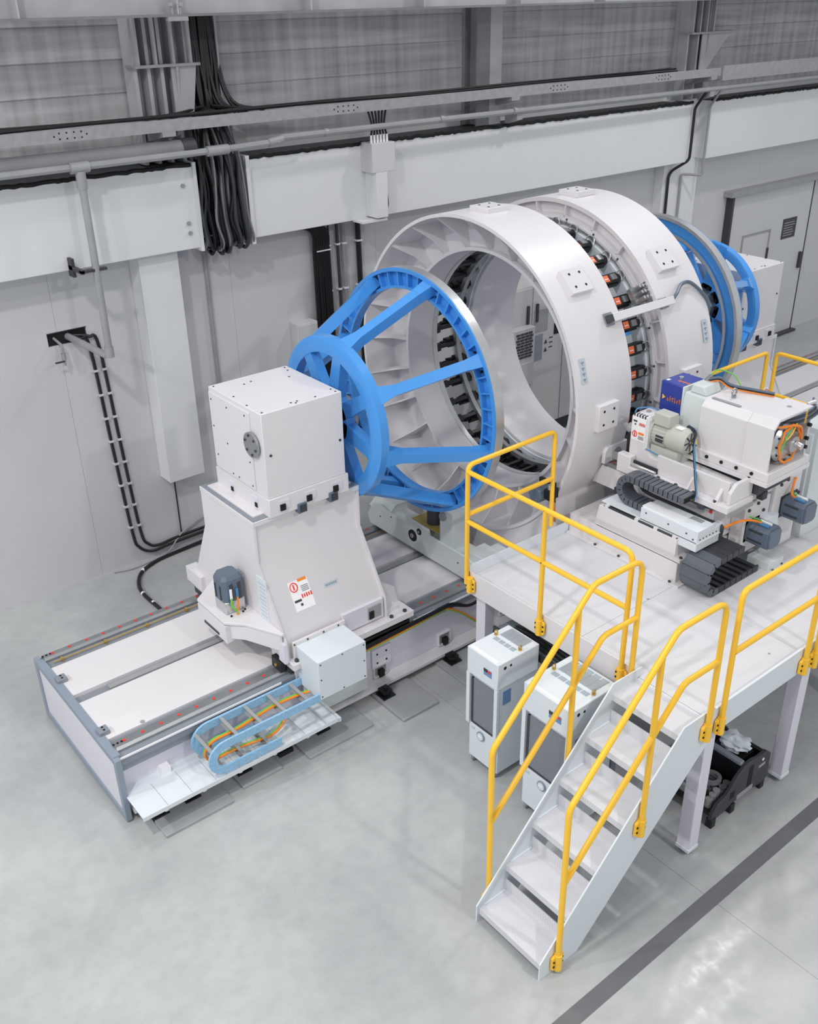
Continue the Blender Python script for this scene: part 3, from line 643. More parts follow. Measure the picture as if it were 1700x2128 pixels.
    for m, x in (('orange', 3.36), ('green', 3.30)): MB().tube(spline([(x, 6.718, 1.28), (x-.01, 6.70, 1.2), (3.33, 6.69, 1.13), (3.33, 6.70, 1.05), (3.33, 6.72, .98)], 5), .010, 7).build('motor_cable', m, mo)
    bolts([(3.27, 6.70, 1.10), (3.39, 6.70, 1.10), (3.42, 6.72, 1.10)], (0, 0, 1), .01, .012, 'hole', mo)
    # terminal box on the near side
    sbx = box('terminal_box', 'cool', t, 3.575, 4.085, 5.80, 6.14, .55, .95, .004)
    box('box_flange', 'white', t, 3.55, 4.11, 6.14, 6.165, .55, .985, .003)
    bolts([(x, 6.14, .965) for x in (3.56, 3.70, 3.87, 4.03)], (0, -1, 0), .009, .006, 'dark', sbx)
    bolts([(3.60, 5.80, .92), (3.60, 5.80, .76), (3.60, 5.80, .58), (4.06, 5.80, .92), (4.06, 5.80, .75), (4.06, 5.80, .58), (3.83, 5.80, .93), (3.83, 5.80, .57)], (0, -1, 0), .007, .004, 'dark', sbx)
    box('drip_sheet', 'greenwhite', t, 3.60, 4.30, 6.105, 6.112, .14, .60)
    box('scraper', 'black', t, 3.44, 3.50, 6.20, 6.36, .68, .79, .006); tag(bolts([(3.44, 6.28, .73)], (-1, 0, 0), .016, .012, 'brass', t, 'scraper_screw'), 'brass screw')
    cs = MB(); cs.box(4.20, 4.86, 6.15, 6.19, .60, .66); cs.box(4.12, 4.26, 6.13, 6.18, .625, .655)
    cs.build('limit_switch_rail', 'black', t)
    return t
stock(True); stock(False)

# ------------------------------------------------------------------ blue cable chain feeding the headstock
ch = thing('cable_chain', (3.0, 5.96, .27), 'pale blue open cable chain with orange and green cables beside the bed', 'cable chain')
def loop(start_top, bend_x, r, end_bot, zt):
    """path from the top run end to the bend and back along the bottom: list of (point, tangent) along length"""
    L1 = start_top-bend_x; L2 = PI*r; L3 = end_bot-bend_x
    def at(s):
        if s < L1: return (start_top-s, zt), (-1, 0)
        s -= L1
        if s < L2:
            a = PI/2+s/r; return (bend_x+r*math.cos(a), zt-r+r*math.sin(a)), (-math.sin(a), math.cos(a))
        s -= L2; return (bend_x+s, zt-2*r), (1, 0)
    return at, L1+L2+L3
at, LT = loop(3.572, 2.635, .126, 3.16, .584)
n = 8; ds = LT/n
for i in range(n):
    m = 6
    up_, lo_ = [], []
    for k in range(m+1):
        (x, z), (tx, tz) = at(min(LT, ds*(i+k/m)))
        up_.append((x-tz*.038, z+tx*.038)); lo_.append((x+tz*.038, z-tx*.038))
    (x, z), (tx, tz) = at(ds*(i+.5)); T_ = Vector((tx, 0, tz)); N_ = Vector((-tz, 0, tx))
    for y in (5.795, 6.095):
        lk = MB().prism(up_+lo_[::-1], 'xz', y, y+.020).build('chain_link', 'chainblue', ch)
    for sgn in (1, -1):
        tag(MB().obox(Vector((x, 5.955, z))+N_*.030*sgn, (.03, .28, .008), (T_, Vector((0, 1, 0)), N_)).build('crossbar', 'grey', lk), 'grey plastic crossbar')
for m, y, r in (('orange', 5.935, .011), ('green', 5.955, .009)):
    pts = []
    for k in range(30):
        (x, z), (tx, tz) = at(.02+(LT-.06)*k/29); pts.append((x, y+.03*math.sin(k*.35), z-.012*tx*0))
    pts += [(3.24, y-.04, .30), (3.34, y+.02, .31)]
    pts[-2:] = [(3.24, y, .36), (3.36, y+.05, .45)]
    tag(MB().tube(spline(pts, 3), r, 7).build('cable', m, ch), m+' cable in the chain')

# ------------------------------------------------------------------ blue spoked wheels (front and rear)
def spider(front):
    T = (lambda x: x) if front else (lambda x: 14.745-x+(.07 if x < 4.9 else 0))
    RI = .615 if front else .655
    t = thing('spoked_wheel', (T(5.1), YC, 1.3), 'blue spoked wheel frame with aluminium rim bolted to the headstock' if front else 'blue spoked wheel frame with aluminium rim behind the right white ring', 'wheel')
    def ring(name, prof, m, par=t, n=96): return MB().rev([(T(x), r) for x, r in prof], YC, ZC, n).build(name, m, par)
    ring('rim', [(5.548, 1.168), (5.548, 1.203), (5.645, 1.203), (5.645, 1.168)], 'alu')
    ring('wheel_web', [(5.60, 1.02), (5.60, 1.166), (5.62, 1.166), (5.62, 1.02)], 'blue')
    ring('outer_lip', [(5.535, 1.165), (5.535, 1.2), (5.548, 1.2), (5.548, 1.165)], 'blue'); ring('back_lip', [(5.64, 1.03), (5.64, 1.06), (5.655, 1.06), (5.655, 1.03)], 'alu')
    ring('inner_lip', [(5.545, 1.012), (5.545, 1.036), (5.64, 1.036), (5.64, 1.012)], 'blue')
    A8 = [math.radians(14+45*k) for k in range(8)]
    def rad(a): return Vector((0, math.cos(a), math.sin(a)))
    def tan(a): return Vector((0, -math.sin(a), math.cos(a)))
    C0 = Vector((0, YC, ZC)); EX = Vector((1, 0, 0))
    rb = MB().obox((0, 0, 0), (.055, .016, .135)).build('rim_rib', 'blue', t)
    first = True
    for k in range(40):
        a = math.radians(14+45*(k//5)+45/6*(k % 5+1))
        p = C0+rad(a)*1.10; p.x = T(5.575)
        q = rb if first else dupchild(rb, t, (0, 0, 0)); first = False
        q.location = p-Vector(t.location); q.rotation_euler = (a-PI/2, 0, 0)
    # hub ring and its spokes
    ring('hub_ring', [(4.60, RI), (4.60, .735), (4.615, .76), (4.70, .76), (4.715, .735), (4.715, RI+.01), (4.70, RI)], 'blue')
    ring('hub_disc', [(4.605, 0.0005), (4.605, .26), (4.70, .26), (4.70, 0.0005)], 'blue', n=48)
    ring('hub_boss', [(4.70, .0005), (4.70, .20), (4.78, .20), (4.78, .0005)], 'steel', n=40)
    for i, a in enumerate(A8):
        R_, N_ = rad(a), tan(a)
        b = MB(); w0, w1 = .075, .060
        for (xa, xb) in ((4.605, 4.70),):
            vs = []
            for x in (xa, xb):
                for rr, w in ((.20, w0), (.64, w1)):
                    for s_ in (-1, 1):
                        v = C0+R_*rr+N_*w*s_; v.x = T(x); vs.append(v)
            b.add(vs, [(0, 1, 3, 2), (4, 6, 7, 5), (0, 4, 5, 1), (2, 3, 7, 6), (0, 2, 6, 4), (1, 5, 7, 3)])
        b.build('hub_spoke', 'blue', t)
        # square arm from the hub ring out to the big ring
        p0 = C0+R_*.70; p0.x = T(4.69); p1 = C0+R_*1.125; p1.x = T(5.585)
        D_ = (p1-p0).normalized(); U_ = D_.cross(N_).normalized()
        L_ = (p1-p0).length
        arm = MB().obox((p0+p1)/2, (L_, .095 if front else .07, .105 if front else .08), (D_, N_, U_))
        for P_, sg in ((p1, 1), (p0, -1)):      # flared ends
            q = P_-D_*.10*sg
            vs = []
            for pt, w, h_ in ((P_+D_*.0*sg, .064 if sg > 0 else .085, .056), (q-D_*.06*sg, .049, .0535)):
                for s1 in (-1, 1):
                    for s2_ in (-1, 1): vs.append(pt+N_*w*s1+U_*h_*s2_)
            arm.add(vs, [(0, 1, 3, 2), (4, 6, 7, 5), (0, 4, 5, 1), (2, 3, 7, 6), (0, 2, 6, 4), (1, 5, 7, 3)])
        arm.build('wheel_arm', 'blue', t)
    d = -1 if front else 1
    bp = []
    for a in A8:
        for s_ in (-1, 1):
            for rr in (1.065, 1.13):
                v = C0+rad(a+.085*s_)*rr; v.x = T(5.60); bp.append(v)
    bolts(bp, (d, 0, 0), .012, .02, 'hole', t)
    bp = []
    for k in range(16):
        v = C0+rad(k*PI/8)*.225; v.x = T(4.70); bp.append(v)
    bolts(bp, (-d, 0, 0), .02, .02, 'hole', t, 'hub_bolts')
    return t
spider(True); spider(False)

# ------------------------------------------------------------------ the two white rings
def cylpt(a, r, x): return Vector((x, YC+r*math.cos(a), ZC+r*math.sin(a)))
def ring_pads(t, x, angs):
    for a in angs:
        a = math.radians(a); N_ = Vector((0, math.cos(a), math.sin(a))); T_ = Vector((0, -math.sin(a), math.cos(a)))
        p = MB().obox(cylpt(a, 1.613, x), (.27, .25, .055), (Vector((1, 0, 0)), T_, N_)).build('lifting_pad', 'white', t, .005)
        bolts([cylpt(a, 1.6405, x)+Vector((.065*i, 0, 0))+T_*.065*j for i in (-1, 1) for j in (-1, 1)], N_, .013, .003, 'hole', p)
def ring_label(t, x, a):
    a = math.radians(a); N_ = Vector((0, math.cos(a), math.sin(a))); T_ = Vector((0, -math.sin(a), math.cos(a)))
    c = cylpt(a, 1.5985, x); l = MB().obox(c, (.075, .22, .004), (Vector((1, 0, 0)), T_, N_)).build('side_label', 'labelblue', t)
    b = MB()
    for k in range(4):
        q = c+N_*.003+T_*(-.075+.05*k)
        b.obox(q, (.035, .012, .003), (Vector((1, 0, 0)), T_, N_)); b.obox(q+T_*.012, (.008, .022, .003), (Vector((1, 0, 0)), T_, N_))
    b.build('label_lettering', 'frame', l)
def saddle(t, x0, x1, y_near, m='white'):
    pts = [(y_near, .70), (y_near, .80), (5.52, 1.25), (5.56, 1.72)]
    for k in range(25):
        a = math.radians(212+116*k/24); pts.append((YC+1.585*math.cos(a), ZC+1.585*math.sin(a)))
    pts += [(2*YC-5.56, 1.72), (2*YC-5.52, 1.25), (2*YC-y_near+.3, .80), (2*YC-y_near+.3, .70)]
    return MB().prism(pts, 'yz', x0, x1).build('saddle', m, t, .004)
r1 = thing('ring_frame', (6.53, YC, .70), 'white ring frame with open ribbed front, left one of the two', 'ring')
def R1(name, prof, m, n=120): return MB().rev(prof, YC, ZC, n).build(name, m, r1)
R1('outer_shell', [(6.17, 1.565), (6.17, 1.597), (6.89, 1.597), (6.89, 1.55), (6.60, 1.55), (6.50, 1.562)], 'white')
R1('web_disc', [(6.56, 1.22), (6.56, 1.56), (6.585, 1.56), (6.585, 1.22)], 'white')
R1('back_plate', [(6.84, 1.25), (6.84, 1.555), (6.865, 1.555), (6.865, 1.25)], 'white')
R1('inner_sleeve', [(6.49, 1.205), (6.49, 1.238), (6.845, 1.238), (6.845, 1.205)], 'white')
R1('inner_flange', [(6.84, 1.195), (6.84, 1.32), (6.90, 1.32), (6.90, 1.195)], 'alu')
rib = MB().prism([(6.185, .0), (6.57, .0), (6.57, -.325), (6.495, -.325), (6.40, -.17)], 'xz', -.008, .008)
rib.v = [(x-6.53, y, z) for x, y, z in rib.v]
rib = rib.build('rib', 'white', r1)
for k in range(24):
    a = math.radians(1.7+15*k); q = rib if k == 0 else dupchild(rib, r1, (0, 0, 0))
    q.location = Vector((6.53, YC+1.563*math.cos(a), ZC+1.563*math.sin(a)))-Vector(r1.location); q.rotation_euler = (a-PI/2, 0, 0)
ring_pads(r1, 6.535, (0, 45, 90, 135, 180)); ring_label(r1, 6.27, 163)
saddle(r1, 6.19, 6.88, 5.62)
for y in (6.1, 6.6, 7.3): MB().prism([(6.19, .735), (6.19, 1.0), (6.09, .80), (6.09, .735)], 'xz', y, y+.025).build('saddle_gusset', 'white', r1)
box('saddle_foot', 'white', r1, 6.09, 6.95, 5.75, 8.1, .675, .735, .004)
fb = MB(); fb.tube(spline([cylpt(math.radians(-26), 1.26, 6.52), cylpt(math.radians(-30), 1.26, 6.52), cylpt(math.radians(-34), 1.25, 6.52), cylpt(math.radians(-38), 1.27, 6.52)], 4), .01, 6)
fb.build('sensor_cable', 'dark', r1)

r2 = thing('ring_frame', (7.78, YC, .70), 'white ring frame with shallow pockets and bolts, right one of the two', 'ring')
def R2(name, prof, m, n=120): return MB().rev(prof, YC, ZC, n).build(name, m, r2)
R2('outer_shell', [(7.44, 1.55), (7.44, 1.59), (8.13, 1.59), (8.13, 1.55)], 'white')
R2('front_plate', [(7.51, 1.36), (7.51, 1.555), (7.53, 1.555), (7.53, 1.36)], 'white')
R2('front_lip', [(7.445, 1.39), (7.445, 1.44), (7.52, 1.44), (7.52, 1.39)], 'white')
R2('inner_flange', [(7.41, 1.23), (7.41, 1.40), (7.46, 1.40), (7.46, 1.23)], 'alu')
R2('inner_sleeve', [(7.42, 1.20), (7.42, 1.24), (8.10, 1.24), (8.10, 1.20)], 'white')
R2('back_plate', [(8.08, 1.22), (8.08, 1.555), (8.10, 1.555), (8.10, 1.22)], 'white')
rb = MB().box(-.035, .035, -.009, .009, -.062, .062).build('pocket_rib', 'white', r2)
bp = []
for k in range(24):
    a = math.radians(5+15*k); q = rb if k == 0 else dupchild(rb, r2, (0, 0, 0))
    q.location = Vector((7.48, YC+1.495*math.cos(a), ZC+1.495*math.sin(a)))-Vector(r2.location); q.rotation_euler = (a-PI/2, 0, 0)
    bp.append(cylpt(a+.03, 1.415, 7.445))
bolts(bp, (-1, 0, 0), .011, .008, 'dark', r2)
ring_pads(r2, 7.75, (0, 45, 90, 135, 178)); ring_label(r2, 8.02, 163)
saddle(r2, 7.46, 8.10, 5.62)
box('saddle_foot', 'white', r2, 7.3, 8.3, 5.75, 8.1, .675, .735, .004)

# ring of clamp actuators between them
cr = thing('clamp_ring', (7.15, YC, 1.0), 'ring of black clamp actuators with orange labels in the gap between the white rings', 'clamp ring')
MB().rev([(7.19, 1.195), (7.19, 1.245), (7.245, 1.245), (7.245, 1.195)], YC, ZC, 96).build('carrier_ring', 'steel', cr)
MB().rev([(7.385, 1.23), (7.385, 1.36), (7.41, 1.36), (7.41, 1.23)], YC, ZC, 96).build('mounting_ring', 'cool', cr)
NA = 36
proto = None
for k in range(NA):
    a = 2*PI*(k+.3)/NA
    if proto is None:
        b = MB()      # local: X axis, Z = radial out, Y = tangential
        b.box(-.02, .22, -.05, .05, .04, .135); b.cyl((.20, 0, .09), (.24, 0, .09), .05, n=12); b.prism([(-.02, .05), (-.02, .12), (-.10, .10), (-.10, .065)], 'xz', -.03, .03)
        b.box(-.16, -.08, -.022, .022, .06, .10); b.box(.06, .20, -.066, .05, .06, .11)
        body = b.build('actuator', 'black', cr, .004)
        arm = MB().box(-.25, .06, -.020, .020, -.015, .025); arm.prism([(-.25, -.035), (-.25, .06), (-.18, .03), (-.18, -.02)], 'xz', -.042, .042)
        arm = arm.build('clamp_arm', 'dark', body); arm.data.materials[0] = M['black']
        lab = MB().box(.0, .075, -.034, .034, .1355, .139).build('orange_label', 'labelorange', body)
        st = MB().box(.012, .062, -.010, -.002, .139, .1405).build('label_print', 'labelwhite', body)
        fit = MB(); fit.box(.10, .17, -.03, .03, .135, .155); fit.tube(spline([(.20, .03, .14), (.24, .04, .17), (.25, -.02, .18), (.23, -.06, .13)], 4), .007, 6); fit = fit.build('air_fitting', 'steel', body)
        kids = [arm, lab, st, fit]
        for o in kids: o.location = (0, 0, 0)
        proto = body; q = body
    else:
        q = dupchild(proto, cr, (0, 0, 0))
        for o in kids: dupchild(o, q, (0, 0, 0))
    q.location = Vector((7.15, YC+1.235*math.cos(a), ZC+1.235*math.sin(a)))-Vector(cr.location)
    q.rotation_euler = (a-PI/2, 0, 0)

# white cable channel bridging both rings, its bent hose
chn = thing('cable_channel', (7.15, 5.48, 3.40), 'short white cable channel bridging the two rings, black hose at its end', 'cable channel')
a = math.radians(149.8); N_ = Vector((0, math.cos(a), math.sin(a))); T_ = Vector((0, -math.sin(a), math.cos(a)))
MB().obox(cylpt(a, 1.645, 7.16), (.86, .075, .055), (Vector((1, 0, 0)), T_, N_)).build('channel_body', 'white', chn, .004)
MB().obox(cylpt(a, 1.645, 6.70), (.06, .07, .05), (Vector((1, 0, 0)), T_, N_)).build('end_plug', 'dark', chn, .003)
MB().obox(cylpt(a, 1.605, 6.73), (.10, .12, .02), (Vector((1, 0, 0)), T_, N_)).build('mounting_bracket', 'greysteel', chn)
MB().obox(cylpt(a, 1.605, 7.50), (.10, .10, .025), (Vector((1, 0, 0)), T_, N_)).build('mounting_bracket', 'greysteel', chn)
MB().tube(spline([cylpt(a, 1.65, 7.58), cylpt(a-.03, 1.66, 7.66), cylpt(a-.075, 1.64, 7.80), cylpt(a-.07, 1.625, 7.95), cylpt(a+.02, 1.61, 8.10), cylpt(a+.10, 1.60, 8.16)], 8), .018, 8).build('hose', 'servo', chn)
vb = thing('valve_block', (7.37, 5.55, 3.35), 'cluster of small steel valves above the white channel between the rings', 'valve')
for i in range(3):
    for j in range(3):
        p = cylpt(math.radians(141.5+2.2*j), 1.46, 7.34+.045*i)
        MB().cyl(p, p+Vector((0, math.cos(2.5), math.sin(2.5)))*.10, .016, n=8).build('valve', 'alu', vb)
MB().obox(cylpt(math.radians(143.7), 1.44, 7.385), (.16, .16, .05), (Vector((1, 0, 0)), Vector((0, -math.sin(2.5), math.cos(2.5))), Vector((0, math.cos(2.5), math.sin(2.5))))).build('manifold', 'steel', vb)

# pale grey cross carriage on the bed under the front wheel
cc = thing('cross_carriage', (5.85, 7.0, .676), 'pale grey-green cross carriage on the bed under the front blue wheel', 'carriage')
MB().prism([(6.05, .70), (7.90, .70), (7.94, .80), (7.84, .97), (7.72, 1.0), (7.55, .965), (7.22, .975), (7.21, 1.03), (6.88, 1.03), (6.86, .965), (6.30, .965), (6.05, .90)], 'yz', 5.70, 5.73).build('front_plate', 'greenwhite', cc, .004)
box('carriage_body', 'greenwhite', cc, 5.73, 5.97, 6.02, 7.92, .70, .93, .004)
MB().prism([(5.70, .93), (5.97, .93), (5.97, 1.02), (5.80, 1.02)], 'xz', 7.55, 7.9).build('far_block', 'greenwhite', cc)
pb = MB(); pb.box(5.731, 5.96, 6.52, 6.72, .93, 1.34)
pb.build('roller_post', 'greenwhite', cc, .004)
MB().cyl((5.705, 6.66, 1.27), (5.72, 6.66, 1.27), .045, n=16).build('post_disc', 'greysteel', cc)
box('yellow_plate', 'yellowdull', cc, 5.735, 5.97, 6.74, 7.18, 1.03, 1.04)
MB().cyl((5.86, 6.95, 1.04), (5.86, 6.95, 1.22), .085, n=20).build('jack_body', 'dark', cc); MB().cyl((5.86, 6.95, 1.22), (5.86, 6.95, 1.33), .05, n=20).build('jack_ram', 'alu', cc)
for y, z, r in ((7.13, .86, .068), (7.02, .95, .036)):
    f = MB().cyl((5.70, y, z), (5.694, y, z), r, n=20).build('access_hole', 'hole', cc); MB().cyl((5.694, y, z), (5.685, y, z), r*.4, n=12).build('shaft_end', 'greysteel', f)
box('near_block', 'greenwhite', cc, 5.73, 5.97, 6.05, 6.30, .93, 1.03, .004)
box('near_clamp', 'greenwhite', cc, 5.97, 6.08, 6.05, 6.22, .73, 1.02, .004)
for y in (6.2, 7.75): box('rail_carriage', 'dark', cc, 5.76, 5.95, y, y+.14, .676, .70)
bolts([(5.70, y, z) for y, z in ((7.7, .86), (7.5, .93), (6.4, .85), (6.2, .78))], (-1, 0, 0), .009, .004, 'dark', cc)
# roller under the left ring: drive motor seen through the guard rail
dm = thing('drive_motor', (6.08, 5.66, 1.70), 'blue-grey drive motor low on the front of the left ring, behind the yellow rail', 'motor')
MB().cyl((5.99, 5.655, 1.815), (6.15, 5.655, 1.815), .082, n=8).build('motor_body', 'servo', dm, .006)
box('flange', 'black', dm, 6.15, 6.184, 5.56, 5.76, 1.71, 1.92, .006)
MB().box(6.03, 6.15, 5.50, 5.575, 1.80, 1.90).build('terminal_box', 'black', dm, .006); MB().cyl((6.06, 5.53, 1.90), (6.06, 5.53, 1.95), .02, n=10).build('connector', 'alu', dm)
for m, y in (('orange', 5.52), ('green', 5.55)): MB().tube(spline([(6.09, y, 1.80), (6.09, y-.03, 1.72), (6.12, y-.01, 1.62), (6.17, y+.03, 1.52)], 5), .010, 6).build('cable', m, dm)

# ------------------------------------------------------------------ work platform and its stairs
pf = thing('work_platform', (7.2, 4.2, 0), 'raised white steel work platform with tread plate deck beside the rings', 'platform')
PX0, PX1, PY0, PY1, PZ = 4.99, 9.45, 2.94, 5.46, 1.42
xs = [PX0+.012, 6.22, 7.45, 8.68, PX1]
for i in range(4):
    for (a, b) in ((PY0+.012, 4.19), (4.19, PY1-.012)):
        box('deck_plate', 'tread', pf, xs[i]+.0015, xs[i+1]-.0015, a+.0015, b-.0015, PZ-.006, PZ)
box('edge_beam', 'white', pf, PX0, PX0+.012, 3.58, PY1, 1.25, 1.475)
box('edge_beam', 'cool', pf, PX0+.072, PX1, PY0-.010, PY0+.010, 1.24, 1.475)
box('edge_beam', 'cool', pf, PX0, PX1, PY1-.012, PY1, 1.25, 1.53)
box('edge_beam', 'cool', pf, PX1-.012, PX1, PY0, PY1, 1.25, 1.475)
for x in (5.6, 6.22, 6.84, 7.45, 8.06, 8.68): box('floor_joist', 'cool', pf, x-.03, x+.03, PY0+.02, PY1-.02, 1.27, PZ-.006)
box('entry_beam', 'cool', pf, PX0, PX0+.012, 2.95, 3.58, 1.25, PZ-.006)
for x in (5.10, 6.36, 7.62, 8.88):
    for y in (3.005, 5.35):
        if y > 5 and 6 < x < 9: continue
        l = box('leg', 'lilac', pf, x-.058, x+.058, y-.058, y+.058, .06, 1.27, .006)
        box('cap', 'cool', l, x-.062, x+.062, y-.062, y+.062, .05, .085, .003)
        MB().cyl((x, y, 0), (x, y, .018), .045, n=16).cyl((x, y, .018), (x, y, .05), .018, n=10).build('levelling_foot', 'steel', l)
bolts([(5.06, 5.44, 1.34), (6.55, 3.3, PZ), (6.0, 3.1, PZ), (5.9, 4.2, PZ)], (0, 0, 1), .01, .004, 'grey', pf)

stc = thing('staircase', (4.2, 3.25, 0), 'white six step tread plate staircase up to the work platform', 'stairs')
SP = [(3.385, 0.0), (3.385, .155), (4.71, 1.50), (5.06, 1.50), (5.06, 1.21), (4.93, 1.10), (3.76, 0.0)]
MB().prism(SP, 'xz', 2.928, 2.940).build('stringer', 'cool', stc)
MB().prism([(x, z) for x, z in SP[:3]]+[(5.03, 1.50), (5.03, 1.425), (4.985, 1.425), (4.985, 1.16), (4.93, 1.10), (3.76, 0)], 'xz', 3.560, 3.572).build('stringer', 'cool', stc)
for k in range(6):
    x0 = 3.405+.2595*k; z = .125+.2575*k; x1 = x0+.275 if k < 5 else 4.992
    t = MB(); t.box(x0, x1, 2.940, 3.560, z-.006, z); t.box(x0, x0+.006, 2.940, 3.560, z-.055, z-.006)
    if k < 5: t.box(x1-.006, x1, 2.940, 3.560, z, z+.105)
    t.build('tread', 'tread', stc)
    if k < 5: 
        MB().box(x0+.05, x1-.02, 3.548, 3.560, z, z+.012).build('tread_cleat', 'cool', stc)

# ------------------------------------------------------------------ yellow guard rails
RR = .0215
def bracket(t, x, y, z, n):
    """clamp block with two bolts each side at the foot of a post; n = outward direction 'y' or 'x'"""
    b = MB()
    if n == 'y':
        b.prism([(x-.055, z), (x-.03, z-.02), (x+.03, z-.02), (x+.055, z), (x+.055, z+.105), (x+.03, z+.12), (x-.03, z+.12), (x-.055, z+.105)], 'xz', y, y+.022)
        b.cyl((x, y, z-.02), (x, y, z+.13), .030, n=14)
        pts = [(x+i*.042, y, z+j) for i in (-1, 1) for j in (.03, .075)]; d = (0, -1, 0)
    else:
        b.prism([(y-.055, z), (y-.03, z-.02), (y+.03, z-.02), (y+.055, z), (y+.055, z+.105), (y+.03, z+.12), (y-.03, z+.12), (y-.055, z+.105)], 'yz', x, x+.016)
        b.cyl((x, y, z-.02), (x, y, z+.13), .030, n=14)
        pts = [(x, y+i*.042, z+j) for i in (-1, 1) for j in (.03, .075)]; d = (-1, 0, 0)
    b = b.build('post_bracket', 'yellow', t, .004); bolts(pts, d, .008, .006, 'hole', b)
def tube(t, name, path, r=RR, fr=.09): return MB().tube(fillet(path, fr, 6), r, 12).build(name, 'yellow', t)
G = 'yellow guard rails of the platform and stairs'
for y, lab, bt in ((2.902, 'yellow stair handrail on the outer right side of the stairs, bracket near the floor', True), (3.598, 'yellow stair handrail on the left side of the stairs, nearest the white chillers', True)):
    t = thing('guard_rail', (4.25, y, .05), lab, 'guard rail', G)
    tube(t, 'hand_rail', [(3.535, y, .07), (3.525, y, 1.515), (4.435, y, 2.455), (4.95, y, 2.455), (4.955, y, 1.31)], fr=.12)
    tube(t, 'middle_rail', [(3.535, y, .865), (4.585, y, 1.965), (4.953, y, 1.965)], fr=.12)
    tube(t, 'post', [(4.305, y, .83), (4.30, y, 2.30)])
    for x, z in ((3.535, .05), (4.305, .80), (4.955, 1.29)): bracket(t, x, y, z, 'y' if y < 3 else 'y')
t = thing('guard_rail', (4.975, 4.6, 1.3), 'yellow corner guard rail wrapping the platform end next to the blue wheel', 'guard rail', G)
tube(t, 'top_rail', [(4.962, 5.455, 1.36), (4.962, 5.455, 2.515), (6.03, 5.478, 2.515), (6.04, 5.478, 1.55)], fr=.07)
tube(t, 'hand_rail', [(4.962, 5.455, 2.455), (4.962, 3.70, 2.455), (4.962, 3.70, 1.33)], fr=.08)
tube(t, 'middle_rail', [(4.962, 5.45, 1.985), (4.962, 3.70, 1.985)]); tube(t, 'middle_rail', [(4.962, 5.46, 2.045), (6.03, 5.478, 2.045)])
tube(t, 'post', [(4.962, 4.56, 1.33), (4.962, 4.56, 2.455)])
for y in (5.41, 4.56, 3.70): bracket(t, 4.962, y, 1.31, 'x')
t = thing('guard_rail', (5.65, 2.91, 1.3), 'yellow guard rail on the front edge of the platform, right of the stair head', 'guard rail', G)
tube(t, 'hand_rail', [(5.12, 2.902, 1.28), (5.12, 2.902, 2.455), (6.20, 2.902, 2.455), (6.20, 2.902, 1.28)], fr=.07)
tube(t, 'middle_rail', [(5.12, 2.902, 1.955), (6.20, 2.902, 1.955)])
for x in (5.12, 6.20): bracket(t, x, 2.902, 1.265, 'y')
t = thing('guard_rail', (6.8, 2.91, 1.3), 'yellow guard rail post with bracket cut by the right picture edge', 'guard rail', G)
tube(t, 'hand_rail', [(6.34, 2.902, 1.28), (6.34, 2.902, 2.455), (7.5, 2.902, 2.455), (7.5, 2.902, 1.28)], fr=.07); tube(t, 'middle_rail', [(6.34, 2.902, 1.955), (7.5, 2.902, 1.955)])
for x in (6.34, 7.5): bracket(t, x, 2.902, 1.265, 'y')
t = thing('guard_rail', (8.8, 5.49, 1.3), 'yellow guard rail in front of the rear blue wheel, left of two far ones', 'guard rail', G)
tube(t, 'hand_rail', [(8.28, 5.482, 1.33), (8.28, 5.482, 2.50), (9.33, 5.482, 2.50), (9.34, 5.482, 1.33)], fr=.06); tube(t, 'middle_rail', [(8.28, 5.482, 2.04), (9.335, 5.482, 2.04)])
for x in (8.28, 9.34): MB().cyl((x, 5.478, 1.30), (x, 5.478, 1.42), .03, n=12).build('post_bracket', 'yellow', t)
t = thing('guard_rail', (9.47, 4.8, 1.3), 'yellow guard rail along the far end of the platform, cut by the right picture edge', 'guard rail', G)
tube(t, 'hand_rail', [(9.475, 5.455, 1.33), (9.475, 5.455, 2.47), (9.475, 3.6, 2.47), (9.475, 3.6, 1.33)], fr=.06); tube(t, 'middle_rail', [(9.475, 5.455, 2.0), (9.475, 3.6, 2.0)])
for y in (5.40, 3.6): bracket(t, 9.455, y, 1.31, 'x')

